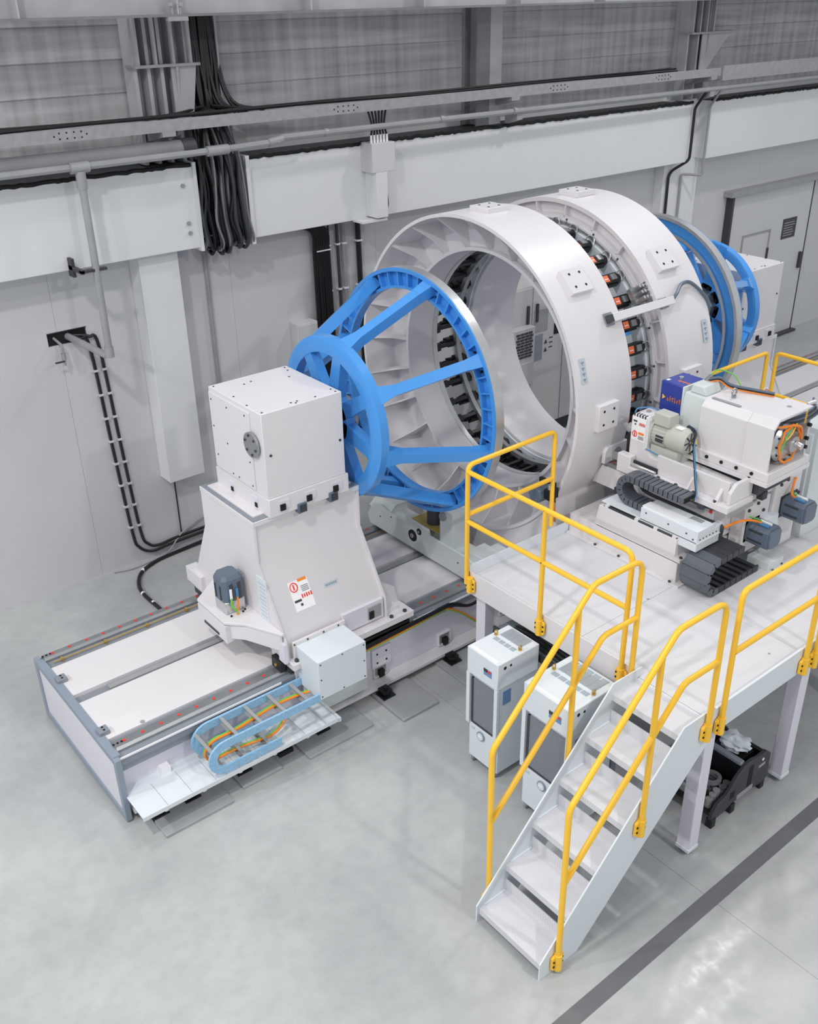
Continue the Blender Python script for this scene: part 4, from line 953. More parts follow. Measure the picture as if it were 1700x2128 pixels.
# ------------------------------------------------------------------ the two chillers
def chiller(x0, x1, y0, y1, h, lab, grid):
    t = thing('chiller', ((x0+x1)/2, (y0+y1)/2, 0), lab, 'chiller', 'white chillers')
    w = y1-y0
    box('body', 'cool', t, x0+.02, x1, y0, y1, .07, h-.10, .006)
    box('top_hood', 'cool', t, x0-.01, x1, y0-.006, y1+.006, h-.26, h, .008)
    # tall dark filter behind a narrow frame
    fz0, fz1 = .07+.36*(h-.1), h-.30
    f = box('filter_mesh', 'mesh', t, x0+.008, x0+.02, y0+.045, y1-.045, fz0, fz1)
    fr = MB(); fr.box(x0+.004, x0+.02, y1-.06, y1-.038, fz0, fz1); fr.box(x0+.004, x0+.02, y0+.04, y1-.04, fz0-.018, fz0)
    fr.build('filter_frame', 'dark', t)
    fl_ = MB(); fl_.box(x0-.012, x0+.012, y1-.030, y1+.010, fz0-.03, fz1+.04); fl_.box(x0-.012, x0+.012, y0-.008, y0+.030, fz0-.14, fz1+.04)
    fl_.build('side_trim', 'cool', t)
    lp_ = box('lower_panel', 'cool', t, x0+.004, x0+.02, y0+.01, y1-.02, .09, fz0-.03, .003)
    gy = y0+w*.52; gz = fz0-.10
    g_ = MB().cyl((x0-.008, gy, gz), (x0+.004, gy, gz), .046, n=20).build('gauge', 'frame', lp_)
    MB().cyl((x0-.012, gy, gz), (x0-.008, gy, gz), .034, n=20).build('gauge_face', 'cool', lp_); box('pointer', 'labelwhite', lp_, x0-.014, x0-.0118, gy-.02, gy+.02, gz-.006, gz+.006)
    box('small_mark', 'labelblue', lp_, x0+.001, x0+.0045, y1-.09, y1-.05, gz+.02, gz+.045)
    lg = box('badge', 'deepblue', t, x0-.013, x0-.009, y0+w*.18, y0+w*.44, h-.17, h-.105)
    box('badge_dark', 'dark', lg, x0-.0145, x0-.0125, y0+w*.32, y0+w*.44, h-.135, h-.105); box('badge_red', 'red', lg, x0-.0145, x0-.0125, y0+w*.20, y0+w*.34, h-.132, h-.112)
    tp = MB().box(x0+.02, x0+.024, y0+.02, y1-.02, h, h+.001)
    tp.box(x0+.0, x0+.03, y0+.02, y1-.02, h, h+.004); tp.build('hood_seam', 'labelwhite', t)
    for k in range(grid):
        yy = y0+.05+(w-.10)*k/grid; d = (w-.10)/grid
        box('vent', 'labelblue', t, x0+.30, x1-.03, yy+.006, yy+d-.006, h, h+.003).data.materials[0] = M['vent']
        box('vent', 'vent', t, x0+.215, x0+.26, yy+.006, yy+d-.006, h, h+.003)
    vs = MB()
    for k in range(14): vs.box(x0+.305+.010*k, x0+.309+.010*k, y0+.06, y1-.06, h+.003, h+.0042)
    vs.build('vent_slats', 'grey', t, kind='stuff')
    for y in (y0+.035, y1-.035):
        e = MB(); e.cyl((x0+.275, y, h), (x0+.275, y, h+.012), .016, n=10); e.tube([(x0+.275+.018*math.cos(q*PI/6), y, h+.028+.018*math.sin(q*PI/6)) for q in range(12)], .005, 6, True)
        e.build('eye_bolt', 'brass', t)
    for x, r in ((x0+.07, .016), (x0+.135, .012)): MB().cyl((x, y0-.0075, h-.06), (x, y0-.004, h-.06), r, n=14).build('cable_port', 'hole', t)
    box('rating_label', 'deepblue', t, x0+.06, x0+.15, y0-.003, y0, h-.44, h-.30)
    for x in (x0+.05, x1-.05):
        for y in (y0+.04, y1-.04): MB().cyl((x, y-.012, .032), (x, y+.012, .032), .032, n=12).box(x-.02, x+.02, y-.02, y+.02, .03, .072).build('castor', 'greysteel', t)
    return t
chiller(4.47, 4.93, 4.52, 4.875, 1.235, 'narrow white chiller with dark filter front, farther one of the pair under the platform edge', 4)
chiller(4.42, 4.93, 3.69, 4.17, 1.31, 'wide white chiller with dark filter front, nearer one right behind the stairs', 5)
dp = thing('drip_tray', (4.86, 4.35, 0), 'dark grey pipe tray on stands between the two chillers', 'tray')
box('tray', 'greysteel', dp, 4.98, 5.28, 3.75, 5.1, 1.02, 1.05); box('tray_rim', 'dark', dp, 4.96, 4.98, 3.75, 5.1, 1.02, 1.09); box('stand', 'greysteel', dp, 5.1, 5.16, 3.8, 3.86, 0, 1.02); box('stand', 'greysteel', dp, 5.1, 5.16, 4.95, 5.01, 0, 1.02)
for k in range(3): MB().tube(spline([(5.05+.05*k, 5.2, .9), (5.06+.05*k, 4.9, 1.08), (5.03+.05*k, 4.3, 1.08), (5.06+.05*k, 3.8, 1.08)], 6), .016, 6).build('hose', 'cable', dp)
tag(MB().tube(spline([(5.6, 5.9, .62), (5.72, 5.95, .5), (5.7, 5.9, .3), (5.66, 5.8, .1), (5.6, 5.4, .02), (5.5, 4.8, .02)], 6), .03, 8).build('floor_hose', 'cable'), 'black corrugated hose dropping beside the bed behind the corner leg', 'hose')
for k in range(2): tag(MB().tube(spline([(4.80, 4.60+.05*k, 1.06), (5.02, 4.62+.05*k, 1.02), (5.2, 4.7+.1*k, 1.0), (5.3, 4.9, .6), (5.4, 5.0, .05)], 6), .012, 6).build('chiller_cable', 'orange' if k == 0 else 'cable'), ('orange' if k == 0 else 'black')+' cable leaving the back of the farther chiller', 'cable')

# ------------------------------------------------------------------ black machine block parked under the platform
bm_ = thing('actuator_unit', (5.8, 3.15, 0), 'black cast machine unit with silver inner parts, on the floor under the platform', 'machine unit')
CP = [(5.43, .07), (5.43, .14), (5.50, .22), (5.62, .25), (5.72, .37), (5.83, .44), (5.93, .44), (6.0, .42), (6.13, .42), (6.20, .36), (6.20, .10), (6.14, .07), (5.95, .10), (5.70, .10), (5.60, .07)]
for y in (3.02, 3.44): 
    s = MB().prism(CP, 'xz', y, y+.035).build('side_cheek', 'dark', bm_, .006)
    if y < 3.1:
        box('slot', 'hole', s, 5.89, 5.95, y-.002, y+.001, .17, .38); box('slot', 'hole', s, 5.66, 5.72, y-.002, y+.001, .17, .24)
        box('name_plate', 'grey', s, 5.76, 5.98, y-.004, y+.001, .11, .155); box('grip', 'grey', s, 6.03, 6.12, y-.004, y+.001, .29, .315); MB().cyl((6.08, y-.004, .36), (6.08, y+.001, .36), .014, n=10).build('hole_mark', 'labelwhite', s)
for x, y in ((5.46, 3.04), (5.72, 3.04), (6.15, 3.05), (5.46, 3.45), (5.75, 3.45), (6.15, 3.45)): MB().box(x-.03, x+.03, y-.03, y+.03, 0, .09).build('foot', 'black', bm_, .008)
box('handle_bar', 'greysteel', bm_, 5.79, 5.84, 3.05, 3.44, .43, .465, .006); box('cross_plate', 'black', bm_, 5.84, 5.87, 3.055, 3.44, .12, .43)
box('rear_plate', 'black', bm_, 6.10, 6.14, 3.055, 3.44, .12, .40); box('floor_pan', 'black', bm_, 5.46, 6.16, 3.055, 3.44, .09, .12)
mt = MB()
for k in range(7): mt.cyl((5.52+.045*k, 3.12, .12), (5.52+.045*k, 3.12, .20+.02*(k % 3)), .03, n=10); mt.box(5.50+.045*k, 5.53+.045*k, 3.2, 3.4, .12, .19+.015*(k % 2))
mt.build('silver_fittings', 'galv', bm_, kind='stuff')
MB().rev([(0, .05), (0, .08), (.03, .08), (.03, .05)], 0, 0, 28).build('bearing_seat', 'darksteel', bm_)
o = bpy.data.objects[[q.name for q in bm_.children if q.name.startswith('bearing_seat')][0]]; o.rotation_euler = (0, -PI/2, 0); o.location = Vector((5.68, 3.22, .24))-Vector(bm_.location)
bg = MB()
import bmesh
bb = bmesh.new(); bmesh.ops.create_icosphere(bb, subdivisions=3, radius=1)
for v in bb.verts:
    n_ = .8+.22*math.sin(v.co.x*5+1)*math.cos(v.co.y*6)+.12*math.sin(v.co.z*9+v.co.x*7); v.co = Vector((v.co.x*.13*n_+6.0, v.co.y*.15*n_+3.25, v.co.z*.07*n_+.44))
bb.verts.index_update(); bg.v = [tuple(v.co) for v in bb.verts]; bg.f = [tuple(v.index for v in f.verts) for f in bb.faces]; bb.free()
tag(bg.build('plastic_wrap', 'cool', bm_), 'crumpled clear plastic wrap')
box('wrap_seat', 'black', bm_, 5.88, 6.10, 3.12, 3.40, .12, .37)

# ------------------------------------------------------------------ milling unit on the platform
mu = thing('milling_unit', (6.8, 4.6, PZ), 'white milling unit with slides, spindle box and motors standing on the platform deck', 'machine tool')
box('base', 'white', mu, 6.26, 7.35, 4.20, 5.44, PZ, 1.625, .004); box('base_foot', 'white', mu, 6.22, 7.40, 4.14, 5.44, PZ, 1.436)
bolts([(6.235, y, 1.436) for y in (4.24, 4.52, 4.81, 5.09)]+[(6.32, 4.16, 1.436)], (0, 0, 1), .013, .014, 'dark', mu)
box('base_gap', 'dark', mu, 6.27, 7.34, 4.205, 5.12, 1.625, 1.634)
MB().prism([(4.18, 1.634), (4.18, 1.665), (4.24, 1.672), (4.24, 1.845), (5.10, 1.845), (5.14, 1.634)], 'yz', 6.262, 7.30).build('lower_slide', 'white', mu, .003)
bolts([(6.30, 4.20, 1.665)], (0, 0, 1), .014, .014, 'dark', mu)
box('slot_cover', 'dark', mu, 6.268, 6.40, 4.25, 5.05, 1.845, 1.856)
nb = MB()
for y in (4.27, 4.47, 4.68, 5.02): nb.box(6.265, 6.32, y-.02, y+.02, 1.845, 1.868)
nb.build('slot_blocks', 'white', mu); tag(bolts([(6.30, 4.27, 1.868)], (0, 0, 1), .012, .006, 'red', mu, 'red_plug'), 'red plug')
box('chain_tray', 'cool', mu, 6.29, 6.67, 4.05, 5.10, 1.868, 1.878, .002)
cb = box('cable_duct', 'cool', mu, 6.29, 6.52, 4.06, 4.66, 1.79, 1.985, .004)
box('duct_lid', 'labelwhite', cb, 6.31, 6.42, 4.26, 4.66, 1.985, 1.997); tag(box('duct_label', 'grey', cb, 6.44, 6.50, 4.14, 4.26, 1.985, 1.988), 'grey label')
box('duct_end', 'cool', mu, 6.52, 6.66, 4.06, 4.12, 1.79, 1.95, .003)
bolts([(6.29, 4.10, 1.90), (6.29, 4.17, 1.93), (6.29, 4.36, 1.94), (6.29, 4.60, 1.95)], (-1, 0, 0), .008, .004, 'dark', cb); bolts([(6.33+.045*k, 4.06, 1.90) for k in range(6)], (0, -1, 0), .007, .004, 'dark', cb)
MB().tube(spline([(6.655, 4.98, 1.97), (6.64, 4.86, 1.93), (6.63, 4.5, 1.93), (6.62, 4.22, 1.93), (6.62, 4.06, 1.93), (6.62, 4.05, 1.86), (6.62, 4.052, 1.80)], 6), .016, 8).build('edge_hose', 'dark', mu)
# middle slide carrying the rails
MB().prism([(4.17, 1.70), (4.17, 2.005), (5.435, 2.005), (5.51, 1.87), (5.535, 1.80), (5.10, 1.80), (5.10, 1.70)], 'yz', 6.66, 7.40).build('middle_slide', 'white', mu, .004)
for x in (6.67, 7.25):
    r_ = box('rail', 'steel', mu, x, x+.07, 4.20, 5.43, 2.005, 2.045, .006)
    pl = MB()
    for k in range(9): pl.cyl((x+.035, 5.40-.065*k, 2.045), (x+.035, 5.40-.065*k, 2.05), .011, n=8)
    pl.build('rail_plugs', 'red', r_)
bolts([(6.66, y, z) for y, z in ((5.2, 1.87), (5.05, 1.95), (4.9, 1.95))], (-1, 0, 0), .013, .008, 'dark', mu)
hb = box('hose_clamp', 'dark', mu, 6.60, 6.66, 5.12, 5.22, 1.80, 1.87, .006)
for y in (4.28, 4.6): box('rail_carriage', 'steel', mu, 6.645, 6.76, y, y+.10, 2.01, 2.09, .004)
box('switch_box', 'servo', mu, 6.615, 6.645, 4.26, 4.32, 2.0, 2.06, .004); tag(box('red_cap', 'red', mu, 6.64, 6.66, 4.19, 4.21, 1.99, 2.012), 'red end cap')
# upper carriage for the drive motor
box('carriage_plate', 'white', mu, 6.55, 6.92, 3.98, 5.05, 2.09, 2.15, .004)
box('carriage_lip', 'grey', mu, 6.56, 6.92, 3.97, 4.0, 2.06, 2.10)
bolts([(6.57, y, 2.15) for y in (4.72, 4.53, 4.34, 4.12)], (0, 0, 1), .017, .02, 'dark', mu)
box('carriage_wall', 'white', mu, 6.64, 6.665, 4.05, 4.80, 2.15, 2.33, .003); box('screw_gap', 'grey', mu, 6.70, 6.72, 4.80, 5.36, 2.09, 2.16); MB().cyl((6.60, 5.06, 2.17), (6.60, 4.78, 2.17), .016, n=10).build('guide_shaft', 'alu', mu); box('guide_gap', 'dark', mu, 6.63, 6.642, 4.78, 5.05, 2.152, 2.20)
MB().prism([(6.555, 2.15), (6.64, 2.15), (6.64, 2.26)], 'xz', 4.40, 4.42).build('gusset', 'white', mu); MB().prism([(6.555, 2.15), (6.64, 2.15), (6.64, 2.26)], 'xz', 4.10, 4.13).build('gusset', 'white', mu)
ep = MB(); ep.prism([(6.60, 2.15), (6.60, 2.26), (6.68, 2.33), (6.92, 2.33), (6.92, 2.15)], 'xz', 4.0, 4.035); ep.build('end_plate', 'white', mu, .006)
MB().prism([(6.60, 2.05), (6.60, 2.17), (6.64, 2.22), (6.92, 2.22), (6.92, 2.05)], 'xz', 5.36, 5.40).build('screw_bearing', 'white', mu, .01)
MB().cyl((6.76, 5.36, 2.13), (6.76, 5.345, 2.13), .06, n=20).build('bearing_bore', 'grey', mu); MB().cyl((6.72, 5.36, 2.10), (6.72, 4.8, 2.10), .018, n=10).build('ball_screw', 'alu', mu)
box('nut_block', 'white', mu, 6.58, 6.66, 5.05, 5.20, 2.06, 2.24, .008)
# belt case, its long body, and the grey drive motor
MB().prism([(5.14, 2.15), (5.14, 2.60), (5.11, 2.63), (4.97, 2.63), (4.95, 2.60), (4.95, 2.33), (4.90, 2.27), (4.05, 2.24), (4.05, 2.15)], 'yz', 6.665, 6.90).build('belt_case', 'white', mu, .006)
lb = box('warning_label', 'labelwhite', mu, 6.661, 6.665, 4.98, 5.13, 2.38, 2.60)
lr = MB(); lr.tube([(6.659, 5.09+.024*math.cos(k*PI/8), 2.44+.028*math.sin(k*PI/8)) for k in range(16)], .004, 4, True); lr.box(6.657, 6.661, 5.085, 5.095, 2.42, 2.46); lr.build('prohibition_sign', 'red', lb)
box('orange_bar', 'orange', lb, 6.658, 6.662, 4.99, 5.05, 2.445, 2.467)
wb = MB()
for k in range(5): wb.box(6.658, 6.662, 4.985+.014*k, 4.993+.014*k, 2.53, 2.555+.004*(k % 2))
wb.build('red_lettering', 'red', lb)
wb = MB(); wb.box(6.658, 6.662, 5.075, 5.115, 2.555, 2.57); wb.box(6.658, 6.662, 5.085, 5.10, 2.525, 2.54)
for k in range(3): wb.box(6.658, 6.662, 4.99, 5.05, 2.40+.012*k, 2.404+.012*k)
wb.build('small_print', 'dark', lb)
vt = MB()
for k in range(5): vt.box(6.664, 6.70, 4.985+.03*k, 5.0+.03*k, 2.605, 2.632)
vt.build('vent_slots', 'dark', mu)
MB().cyl((6.78, 5.05, 2.63), (6.78, 5.05, 2.645), .02, n=12).build('case_cap', 'grey', mu)
MB().tube(spline([(6.70, 5.14, 2.62), (6.72, 5.12, 2.66), (6.80, 5.05, 2.665), (6.88, 4.98, 2.63)], 5), .007, 6).build('air_hose', 'lightblue', mu)
MB().cyl((6.78, 5.14, 2.42), (6.78, 5.24, 2.42), .05, n=16).cyl((6.78, 5.24, 2.42), (6.78, 5.30, 2.42), .028, n=16).build('tool_spindle', 'alu', mu)
box('slide_rod', 'black', mu, 6.70, 6.74, 5.16, 5.20, 2.10, 2.40)
mx, mz = 6.80, 2.475
dmo = MB().cyl((mx, 4.95, mz), (mx, 4.78, mz), .112, n=28).build('drive_motor', 'motor', mu)
MB().cyl((mx, 4.955, mz), (mx, 4.93, mz), .132, n=28).build('motor_flange', 'motor', dmo)
hd = MB().cyl((mx, 4.78, mz), (mx, 4.62, mz), .120, .118, n=28).cyl((mx, 4.62, mz), (mx, 4.59, mz), .118, .095, n=28); hd.build('fan_cowl', 'motor', dmo)
fg = MB()
for k in range(8):
    a = k*PI/4; fg.obox((mx+.05*math.cos(a), 4.588, mz+.05*math.sin(a)), (.07, .004, .012), (Vector((math.cos(a), 0, math.sin(a))), Vector((0, 1, 0)), Vector((-math.sin(a), 0, math.cos(a)))))
fg.build('fan_slots', 'dark', dmo)
box('terminal_box', 'motor', dmo, 6.70, 6.83, 4.76, 4.93, 2.575, 2.69, .01); box('motor_plate', 'dark', dmo, 6.682, 6.69, 4.80, 4.88, 2.43, 2.49); tag(box('name_plate', 'labelwhite', dmo, 6.74, 6.80, 4.65, 4.72, 2.586, 2.594), 'white name plate')
fn = MB()
for k in range(14):
    a = PI*.25+k*PI*1.0/13+PI*.15; fn.obox((mx+.113*math.cos(a), 4.86, mz+.113*math.sin(a)), (.018, .14, .005), (Vector((math.cos(a), 0, math.sin(a))), Vector((0, 1, 0)), Vector((-math.sin(a), 0, math.cos(a)))))
fn.build('cooling_fins', 'motor', dmo)
box('motor_foot', 'motor', dmo, 6.70, 6.88, 4.64, 4.93, 2.24, 2.38)
for m, d, r in (('cable', 0, .011), ('lightblue', .016, .006), ('cable', -.014, .008)):
    MB().tube(spline([(6.84+d, 4.66, 2.60), (6.83+d, 4.575, 2.57), (6.77-d, 4.53-d, 2.47), (6.70-d, 4.46-d, 2.38), (6.60-d, 4.36-d, 2.27), (6.52-d, 4.28-d, 2.18), (6.47, 4.27, 2.145), (6.46, 4.33, 2.145)], 7), r, 8).build('motor_cable', m, mu)
tag(MB().cyl((6.90, 4.62, 2.52), (6.87, 4.58, 2.44), .014, n=8).build('cable_sleeve', 'yellow', mu), 'yellow cable sleeve')
MB().tube([(6.655, 4.95, 2.335), (6.65, 4.5, 2.30), (6.66, 4.05, 2.26)], .007, 6).build('air_hose', 'lightblue', mu)
# spindle box
SBP = [(6.90, 2.40), (6.90, 2.79), (6.96, 2.855), (7.42, 2.855), (7.45, 2.82), (7.45, 2.40)]
MB().prism(SBP, 'xz', 4.13, 4.60).build('spindle_housing', 'white', mu, .006)
sc = MB()
sc.box(6.89, 6.91, 3.88, 4.13, 2.40, 2.80); sc.prism([(6.89, 2.78), (6.96, 2.865), (7.45, 2.865), (7.46, 2.84), (6.97, 2.84), (6.91, 2.77)], 'xz', 3.88, 4.13)
sc.box(7.44, 7.46, 3.88, 4.13, 2.40, 2.86); sc.build('rear_cover', 'white', mu, .004)
box('spindle_foot', 'white', mu, 6.865, 7.49, 3.85, 4.62, 2.33, 2.41, .006); box('spindle_plate', 'white', mu, 6.85, 7.50, 3.84, 4.95, 2.295, 2.33)
box('spindle_carriage', 'dark', mu, 6.93, 7.42, 3.95, 4.9, 2.16, 2.285); box('spindle_rail', 'dark', mu, 7.0, 7.07, 3.94, 4.0, 2.09, 2.16); box('rail_support', 'white', mu, 6.95, 7.42, 4.04, 5.3, 2.05, 2.16)
bolts([(6.865, 4.60-.15*k, 2.372) for k in range(5)], (-1, 0, 0), .016, .012, 'hole', mu)
box('cover_handle', 'grey', mu, 6.97, 7.0, 4.27, 4.55, 2.855, 2.868, .005); bolts([(7.28, 4.0, 2.865)], (0, 0, 1), .022, .004, 'grey', mu, 'lifting_hole')
e = MB(); e.cyl((7.13, 4.44, 2.855), (7.13, 4.44, 2.875), .02, n=10); e.tube([(7.13+.032*math.cos(q*PI/8), 4.44, 2.905+.032*math.sin(q*PI/8)) for q in range(16)], .009, 8, True); e.build('eye_bolt', 'steel', mu)
# open rear of the spindle box: motor end, orange cable loop, hoses
sm = MB().cyl((7.16, 4.125, 2.60), (7.16, 3.93, 2.60), .165, n=32).build('spindle_motor', 'greysteel', mu)
MB().cyl((7.16, 3.93, 2.60), (7.16, 3.90, 2.60), .175, .15, n=32).build('motor_ring', 'alu', sm); MB().cyl((7.18, 3.90, 2.60), (7.18, 3.84, 2.60), .07, n=20).cyl((7.20, 3.84, 2.60), (7.20, 3.78, 2.59), .03, n=14).build('rotary_union', 'alu', sm)
bolts([(7.16+.155*math.cos(k*PI/6), 3.90, 2.60+.155*math.sin(k*PI/6)) for k in range(12)], (0, -1, 0), .010, .01, 'dark', sm)
tag(MB().tube([(7.16+.145*math.cos(q*PI/12+.4), 3.875+.01*math.sin(q*2.), 2.60+.165*math.sin(q*PI/12+.4)) for q in range(25)], .011, 8).build('cable_loop', 'orange', sm), 'orange cable loop')
tag(MB().tube(spline([(6.94, 4.02, 2.77), (7.02, 3.90, 2.78), (7.16, 3.86, 2.77), (7.28, 3.86, 2.72), (7.33, 3.87, 2.60)], 6), .011, 8).build('cable_loop', 'orange', sm), 'orange cable over the top')
MB().tube(spline([(7.05, 3.87, 2.64), (7.12, 3.85, 2.70), (7.22, 3.87, 2.77)], 5), .006, 6).build('wire', 'yellow', sm); MB().tube(spline([(7.03, 3.87, 2.56), (7.07, 3.86, 2.68), (7.16, 3.87, 2.76)], 5), .006, 6).build('wire', 'green', sm)
for k in range(5):
    y = 3.90+.03*(k % 2); z = 2.83-.022*k
    h = MB().tube(spline([(7.02+.03*k, 4.08, z-.02), (7.12+.03*k, 3.92, z), (7.36, 3.88, z+.004), (7.52+.02*k, 3.90, z+.02), (7.62, 3.98, z+.03)], 5), .010, 7).build('hose', 'dark' if k % 2 else 'servo', mu)
    MB().cyl((7.34, 3.885, z), (7.37, 3.885, z+.003), .015, n=8).build('hose_tag', 'yellow', h)
for k in range(3): MB().cyl((7.45+.03*k, 3.93, 2.86-.03*k), (7.51+.03*k, 3.90, 2.88-.03*k), .020, n=10).build('hose_fitting', 'alu', mu)
bolts([(7.42, 3.885, 2.58), (7.42, 3.885, 2.50), (7.43, 3.885, 2.70)], (0, -1, 0), .018, .03, 'black', mu, 'fittings')
# angle gearbox and dark blue motor behind the spindle box
gb = MB(); gb.prism([(6.93, 2.36), (6.93, 2.62), (6.97, 2.84), (7.25, 2.84), (7.30, 2.60), (7.30, 2.36)], 'xz', 4.60, 4.83)
gb.prism([(4.62, 2.84), (4.80, 2.84), (4.78, 2.92), (4.66, 2.92)], 'yz', 7.0, 7.22); gb.build('angle_gearbox', 'greenwhite', mu, .012)
box('gearbox_flange', 'greenwhite', mu, 6.96, 7.32, 4.83, 4.85, 2.58, 2.88, .006)
bl = box('blue_motor', 'navy', mu, 6.985, 7.30, 4.85, 5.10, 2.59, 2.87, .012)
ar = MB().prism([(5.07, 2.70), (5.07, 2.745), (5.04, 2.722)], 'yz', 6.980, 6.986).build('yellow_arrow', 'yellow', bl)
wb = MB()
for k in range(6):
    y = 5.02-.026*k; wb.box(6.980, 6.986, y-.012, y-.007, 2.695, 2.745 if k % 2 else 2.725)
    wb.box(6.980, 6.986, y-.018, y-.002, 2.70+.014*(k % 3), 2.708+.014*(k % 3))
wb.build('orange_lettering', 'orange', bl)
wb = MB()
for k in range(6): wb.box(7.06+.012*(k % 2), 7.10, 4.87+.022*k, 4.88+.022*k, 2.869, 2.8715)
wb.build('orange_lettering', 'orange', bl); box('white_mark', 'labelwhite', bl, 7.02, 7.06, 5.05, 5.08, 2.869, 2.8715)
MB().cyl((7.14, 5.0, 2.87), (7.14, 5.0, 2.89), .022, n=12).build('lifting_eye', 'alu', bl)
for m, z in (('cable', 0), ('servo', .014), ('orange', -.012)):
    MB().tube(spline([(7.16, 4.72, 2.93+z), (7.20, 4.64, 2.95+z), (7.24, 4.55, 2.90+z), (7.33, 4.40, 2.88+z), (7.40, 4.22, 2.875+z)], 6), .011, 7).build('motor_cable', m, mu)
MB().tube(spline([(7.16, 4.75, 2.92), (7.26, 4.72, 3.0), (7.36, 4.62, 2.96), (7.36, 4.52, 2.87)], 6), .006, 6).build('earth_wire', 'green', mu)
MB().cyl((7.16, 4.76, 2.91), (7.18, 4.72, 2.97), .018, n=10).build('cable_gland', 'steel', mu)
# two servo motors on the rear face
box('motor_block', 'white', mu, 6.93, 7.30, 4.03, 4.17, 1.53, 2.03, .012); box('motor_block', 'white', mu, 7.31, 7.72, 4.00, 4.20, 1.42, 2.18, .012); box('cover_box', 'cool', mu, 7.16, 7.36, 3.96, 4.06, 1.58, 1.84, .006)
bolts([(6.97, 4.03, 1.97), (7.10, 4.03, 2.0), (6.97, 4.03, 1.58), (7.2, 4.03, 1.90)], (0, -1, 0), .016, .014, 'dark', mu); bolts([(7.38, 4.0, 2.10), (7.48, 4.0, 2.12), (7.66, 4.0, 1.95), (7.7, 4.0, 1.92)], (0, -1, 0), .016, .014, 'dark', mu)
def servo(x, y, z, lab):
    h = .098; c = .03
    oc = [(-h+c, -h), (h-c, -h), (h, -h+c), (h, h-c), (h-c, h), (-h+c, h), (-h, h-c), (-h, -h+c)]
    s = tag(MB().prism([(x+a, z+b) for a, b in oc], 'xz', y, y-.22).build('servo_motor', 'servo', mu, .004), lab)
    MB().prism([(x+a*.86, z+b*.86) for a, b in oc], 'xz', y-.22, y-.24).build('end_cap', 'servo', s); box('motor_flange', 'dark', s, x-.105, x+.105, y, y+.03, z-.105, z+.105)
    g = MB()
    for dz in (-.045, .045): g.box(x-h-.002, x-h+.004, y-.17, y-.03, z+dz-.010, z+dz+.010)
    g.build('grooves', 'dark', s)
    MB().cyl((x-.045, y-.09, z+h+.012), (x-.045, y-.19, z+h+.012), .015, n=10).build('connector', 'lightblue', s); MB().cyl((x+.01, y-.07, z+h+.012), (x+.01, y-.18, z+h+.012), .014, n=10).build('connector', 'labelwhite', s)
    return s
s1 = servo(7.06, 4.03, 1.755, 'blue-grey servo motor, lower left of the two'); s2 = servo(7.52, 3.99, 1.86, 'blue-grey servo motor at the right picture edge')
tag(MB().tube(spline([(6.63, 4.056, 1.90), (6.72, 3.99, 1.955), (6.85, 3.95, 1.95), (7.0, 3.93, 1.885), (7.015, 3.92, 1.868)], 6), .011, 8).build('motor_cable', 'orange', s1), 'orange cable'); tag(MB().tube(spline([(6.88, 3.96, 1.97), (6.97, 3.96, 1.92), (7.06, 3.95, 1.87)], 5), .008, 7).build('motor_cable', 'green', s1), 'green cable')
tag(MB().tube(spline([(7.60, 3.99, 2.10), (7.50, 3.95, 2.07), (7.44, 3.92, 2.02), (7.475, 3.90, 1.975)], 6), .011, 8).build('motor_cable', 'orange', s2), 'orange cable'); tag(MB().tube(spline([(7.54, 3.97, 2.05), (7.50, 3.94, 2.0), (7.53, 3.91, 1.975)], 5), .008, 7).build('motor_cable', 'green', s2), 'green cable')
box('base_block', 'greenwhite', mu, 7.05, 7.28, 3.80, 4.02, PZ, 1.50, .004); bolts([(7.10, 3.78, PZ), (7.26, 3.80, PZ)], (0, 0, 1), .012, .012, 'dark', mu)

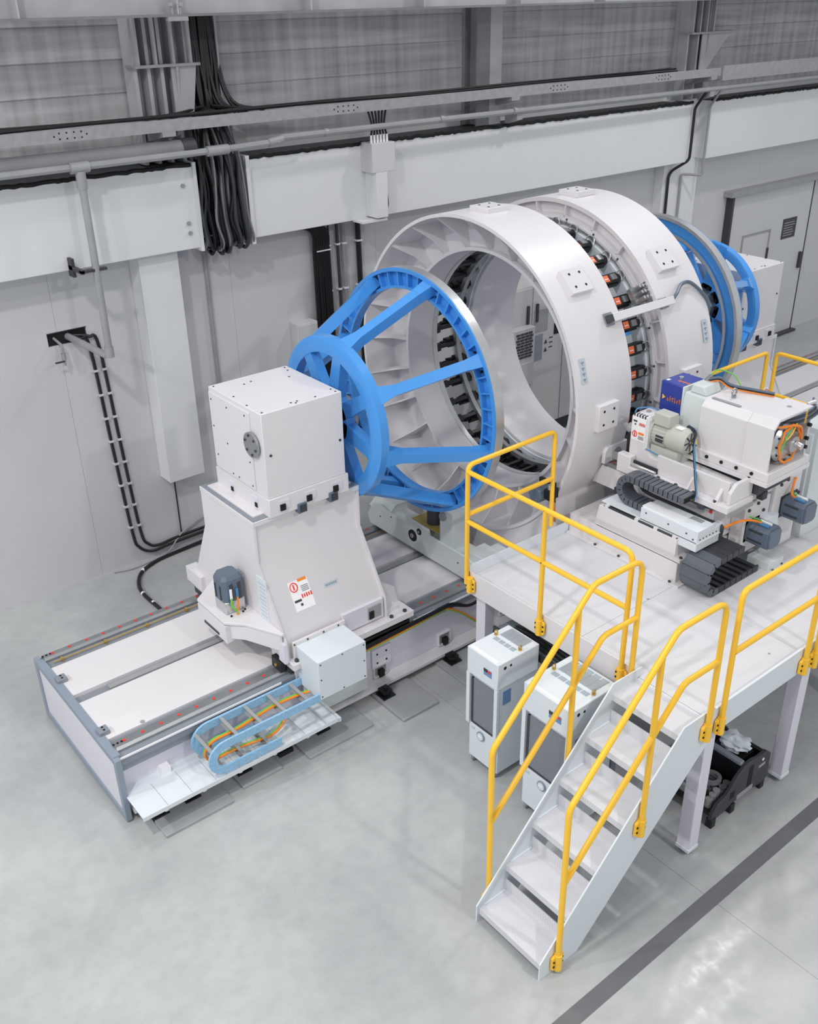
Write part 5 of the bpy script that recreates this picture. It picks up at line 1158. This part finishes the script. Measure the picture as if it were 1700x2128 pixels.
# narrow cable chain lying on the tray (runs along Y)
c1 = thing('cable_chain', (6.46, 4.6, 1.88), 'narrow charcoal cable chain bent into a U on the milling unit tray', 'cable chain')
at, LT = None, 0
def loopy(start_top, bend, r, end_bot, zt):
    L1 = bend-start_top; L2 = PI*r; L3 = bend-end_bot
    def at(s):
        if s < L1: return (start_top+s, zt), (1, 0)
        s -= L1
        if s < L2:
            a = PI/2-s/r; return (bend+r*math.cos(a), zt-r+r*math.sin(a)), (math.sin(a), -math.cos(a))
        s -= L2; return (bend-s, zt-2*r), (-1, 0)
    return at, L1+L2+L3
at, LT = loopy(4.31, 4.875, .115, 4.665, 2.145)
n = 22; ds = LT/n
for i in range(n):
    (y, z), (ty, tz) = at(ds*(i+.5)); T_ = Vector((0, ty, tz)); N_ = Vector((0, -tz, ty))
    lk = MB(); lk.obox((6.46, y, z), (ds*1.25, .158, .062), (T_, Vector((1, 0, 0)), N_)); lk.obox((6.46, y, z), (ds*.80, .162, .066), (T_, Vector((1, 0, 0)), N_))
    lk.build('chain_link', 'chain', c1, .003)
box('end_mouth', 'hole', c1, 6.395, 6.525, 4.295, 4.312, 2.125, 2.165)
# wide cable chain behind it on the deck (runs along X)
c2 = thing('cable_chain', (6.6, 4.0, PZ), 'wide charcoal cable chain bent into a U on the deck under the duct', 'cable chain')
at, LT = loop(6.72, 6.385, .145, 6.99, 1.745)
n = 17; ds = LT/n
for i in range(n):
    (x, z), (tx, tz) = at(ds*(i+.5)); T_ = Vector((tx, 0, tz)); N_ = Vector((-tz, 0, tx)); bend = .34 < ds*(i+.5) < .80
    lk = MB(); L_ = ds*(1.22 if bend else 1.0)
    lk.obox(Vector((x, 4.0, z))+N_*.023*(-1), (L_*.96, .25, .010), (T_, Vector((0, 1, 0)), N_)); lk.obox(Vector((x, 4.0, z))-N_*.023*(-1), (ds*.55, .24, .010), (T_, Vector((0, 1, 0)), N_))
    for y in (3.872, 4.128): lk.obox((x, y, z), (ds*1.08, .014, .058), (T_, Vector((0, 1, 0)), N_))
    lk.build('chain_link', 'chain' if bend else 'dark', c2)
# white cabinet at the right picture edge
wc = thing('control_cabinet', (7.85, 4.3, PZ), 'pale green-white cabinet behind the spindle hoses at the right picture edge', 'cabinet')
box('cabinet_body', 'greenwhite', wc, 7.80, 8.2, 3.96, 4.4, PZ, 2.52, .006); box('side_flange', 'cool', wc, 7.775, 7.80, 4.0, 4.36, 1.7, 2.46)
bolts([(7.775, 4.05, z) for z in (2.4, 2.25, 2.1)], (-1, 0, 0), .01, .006, 'dark', wc)
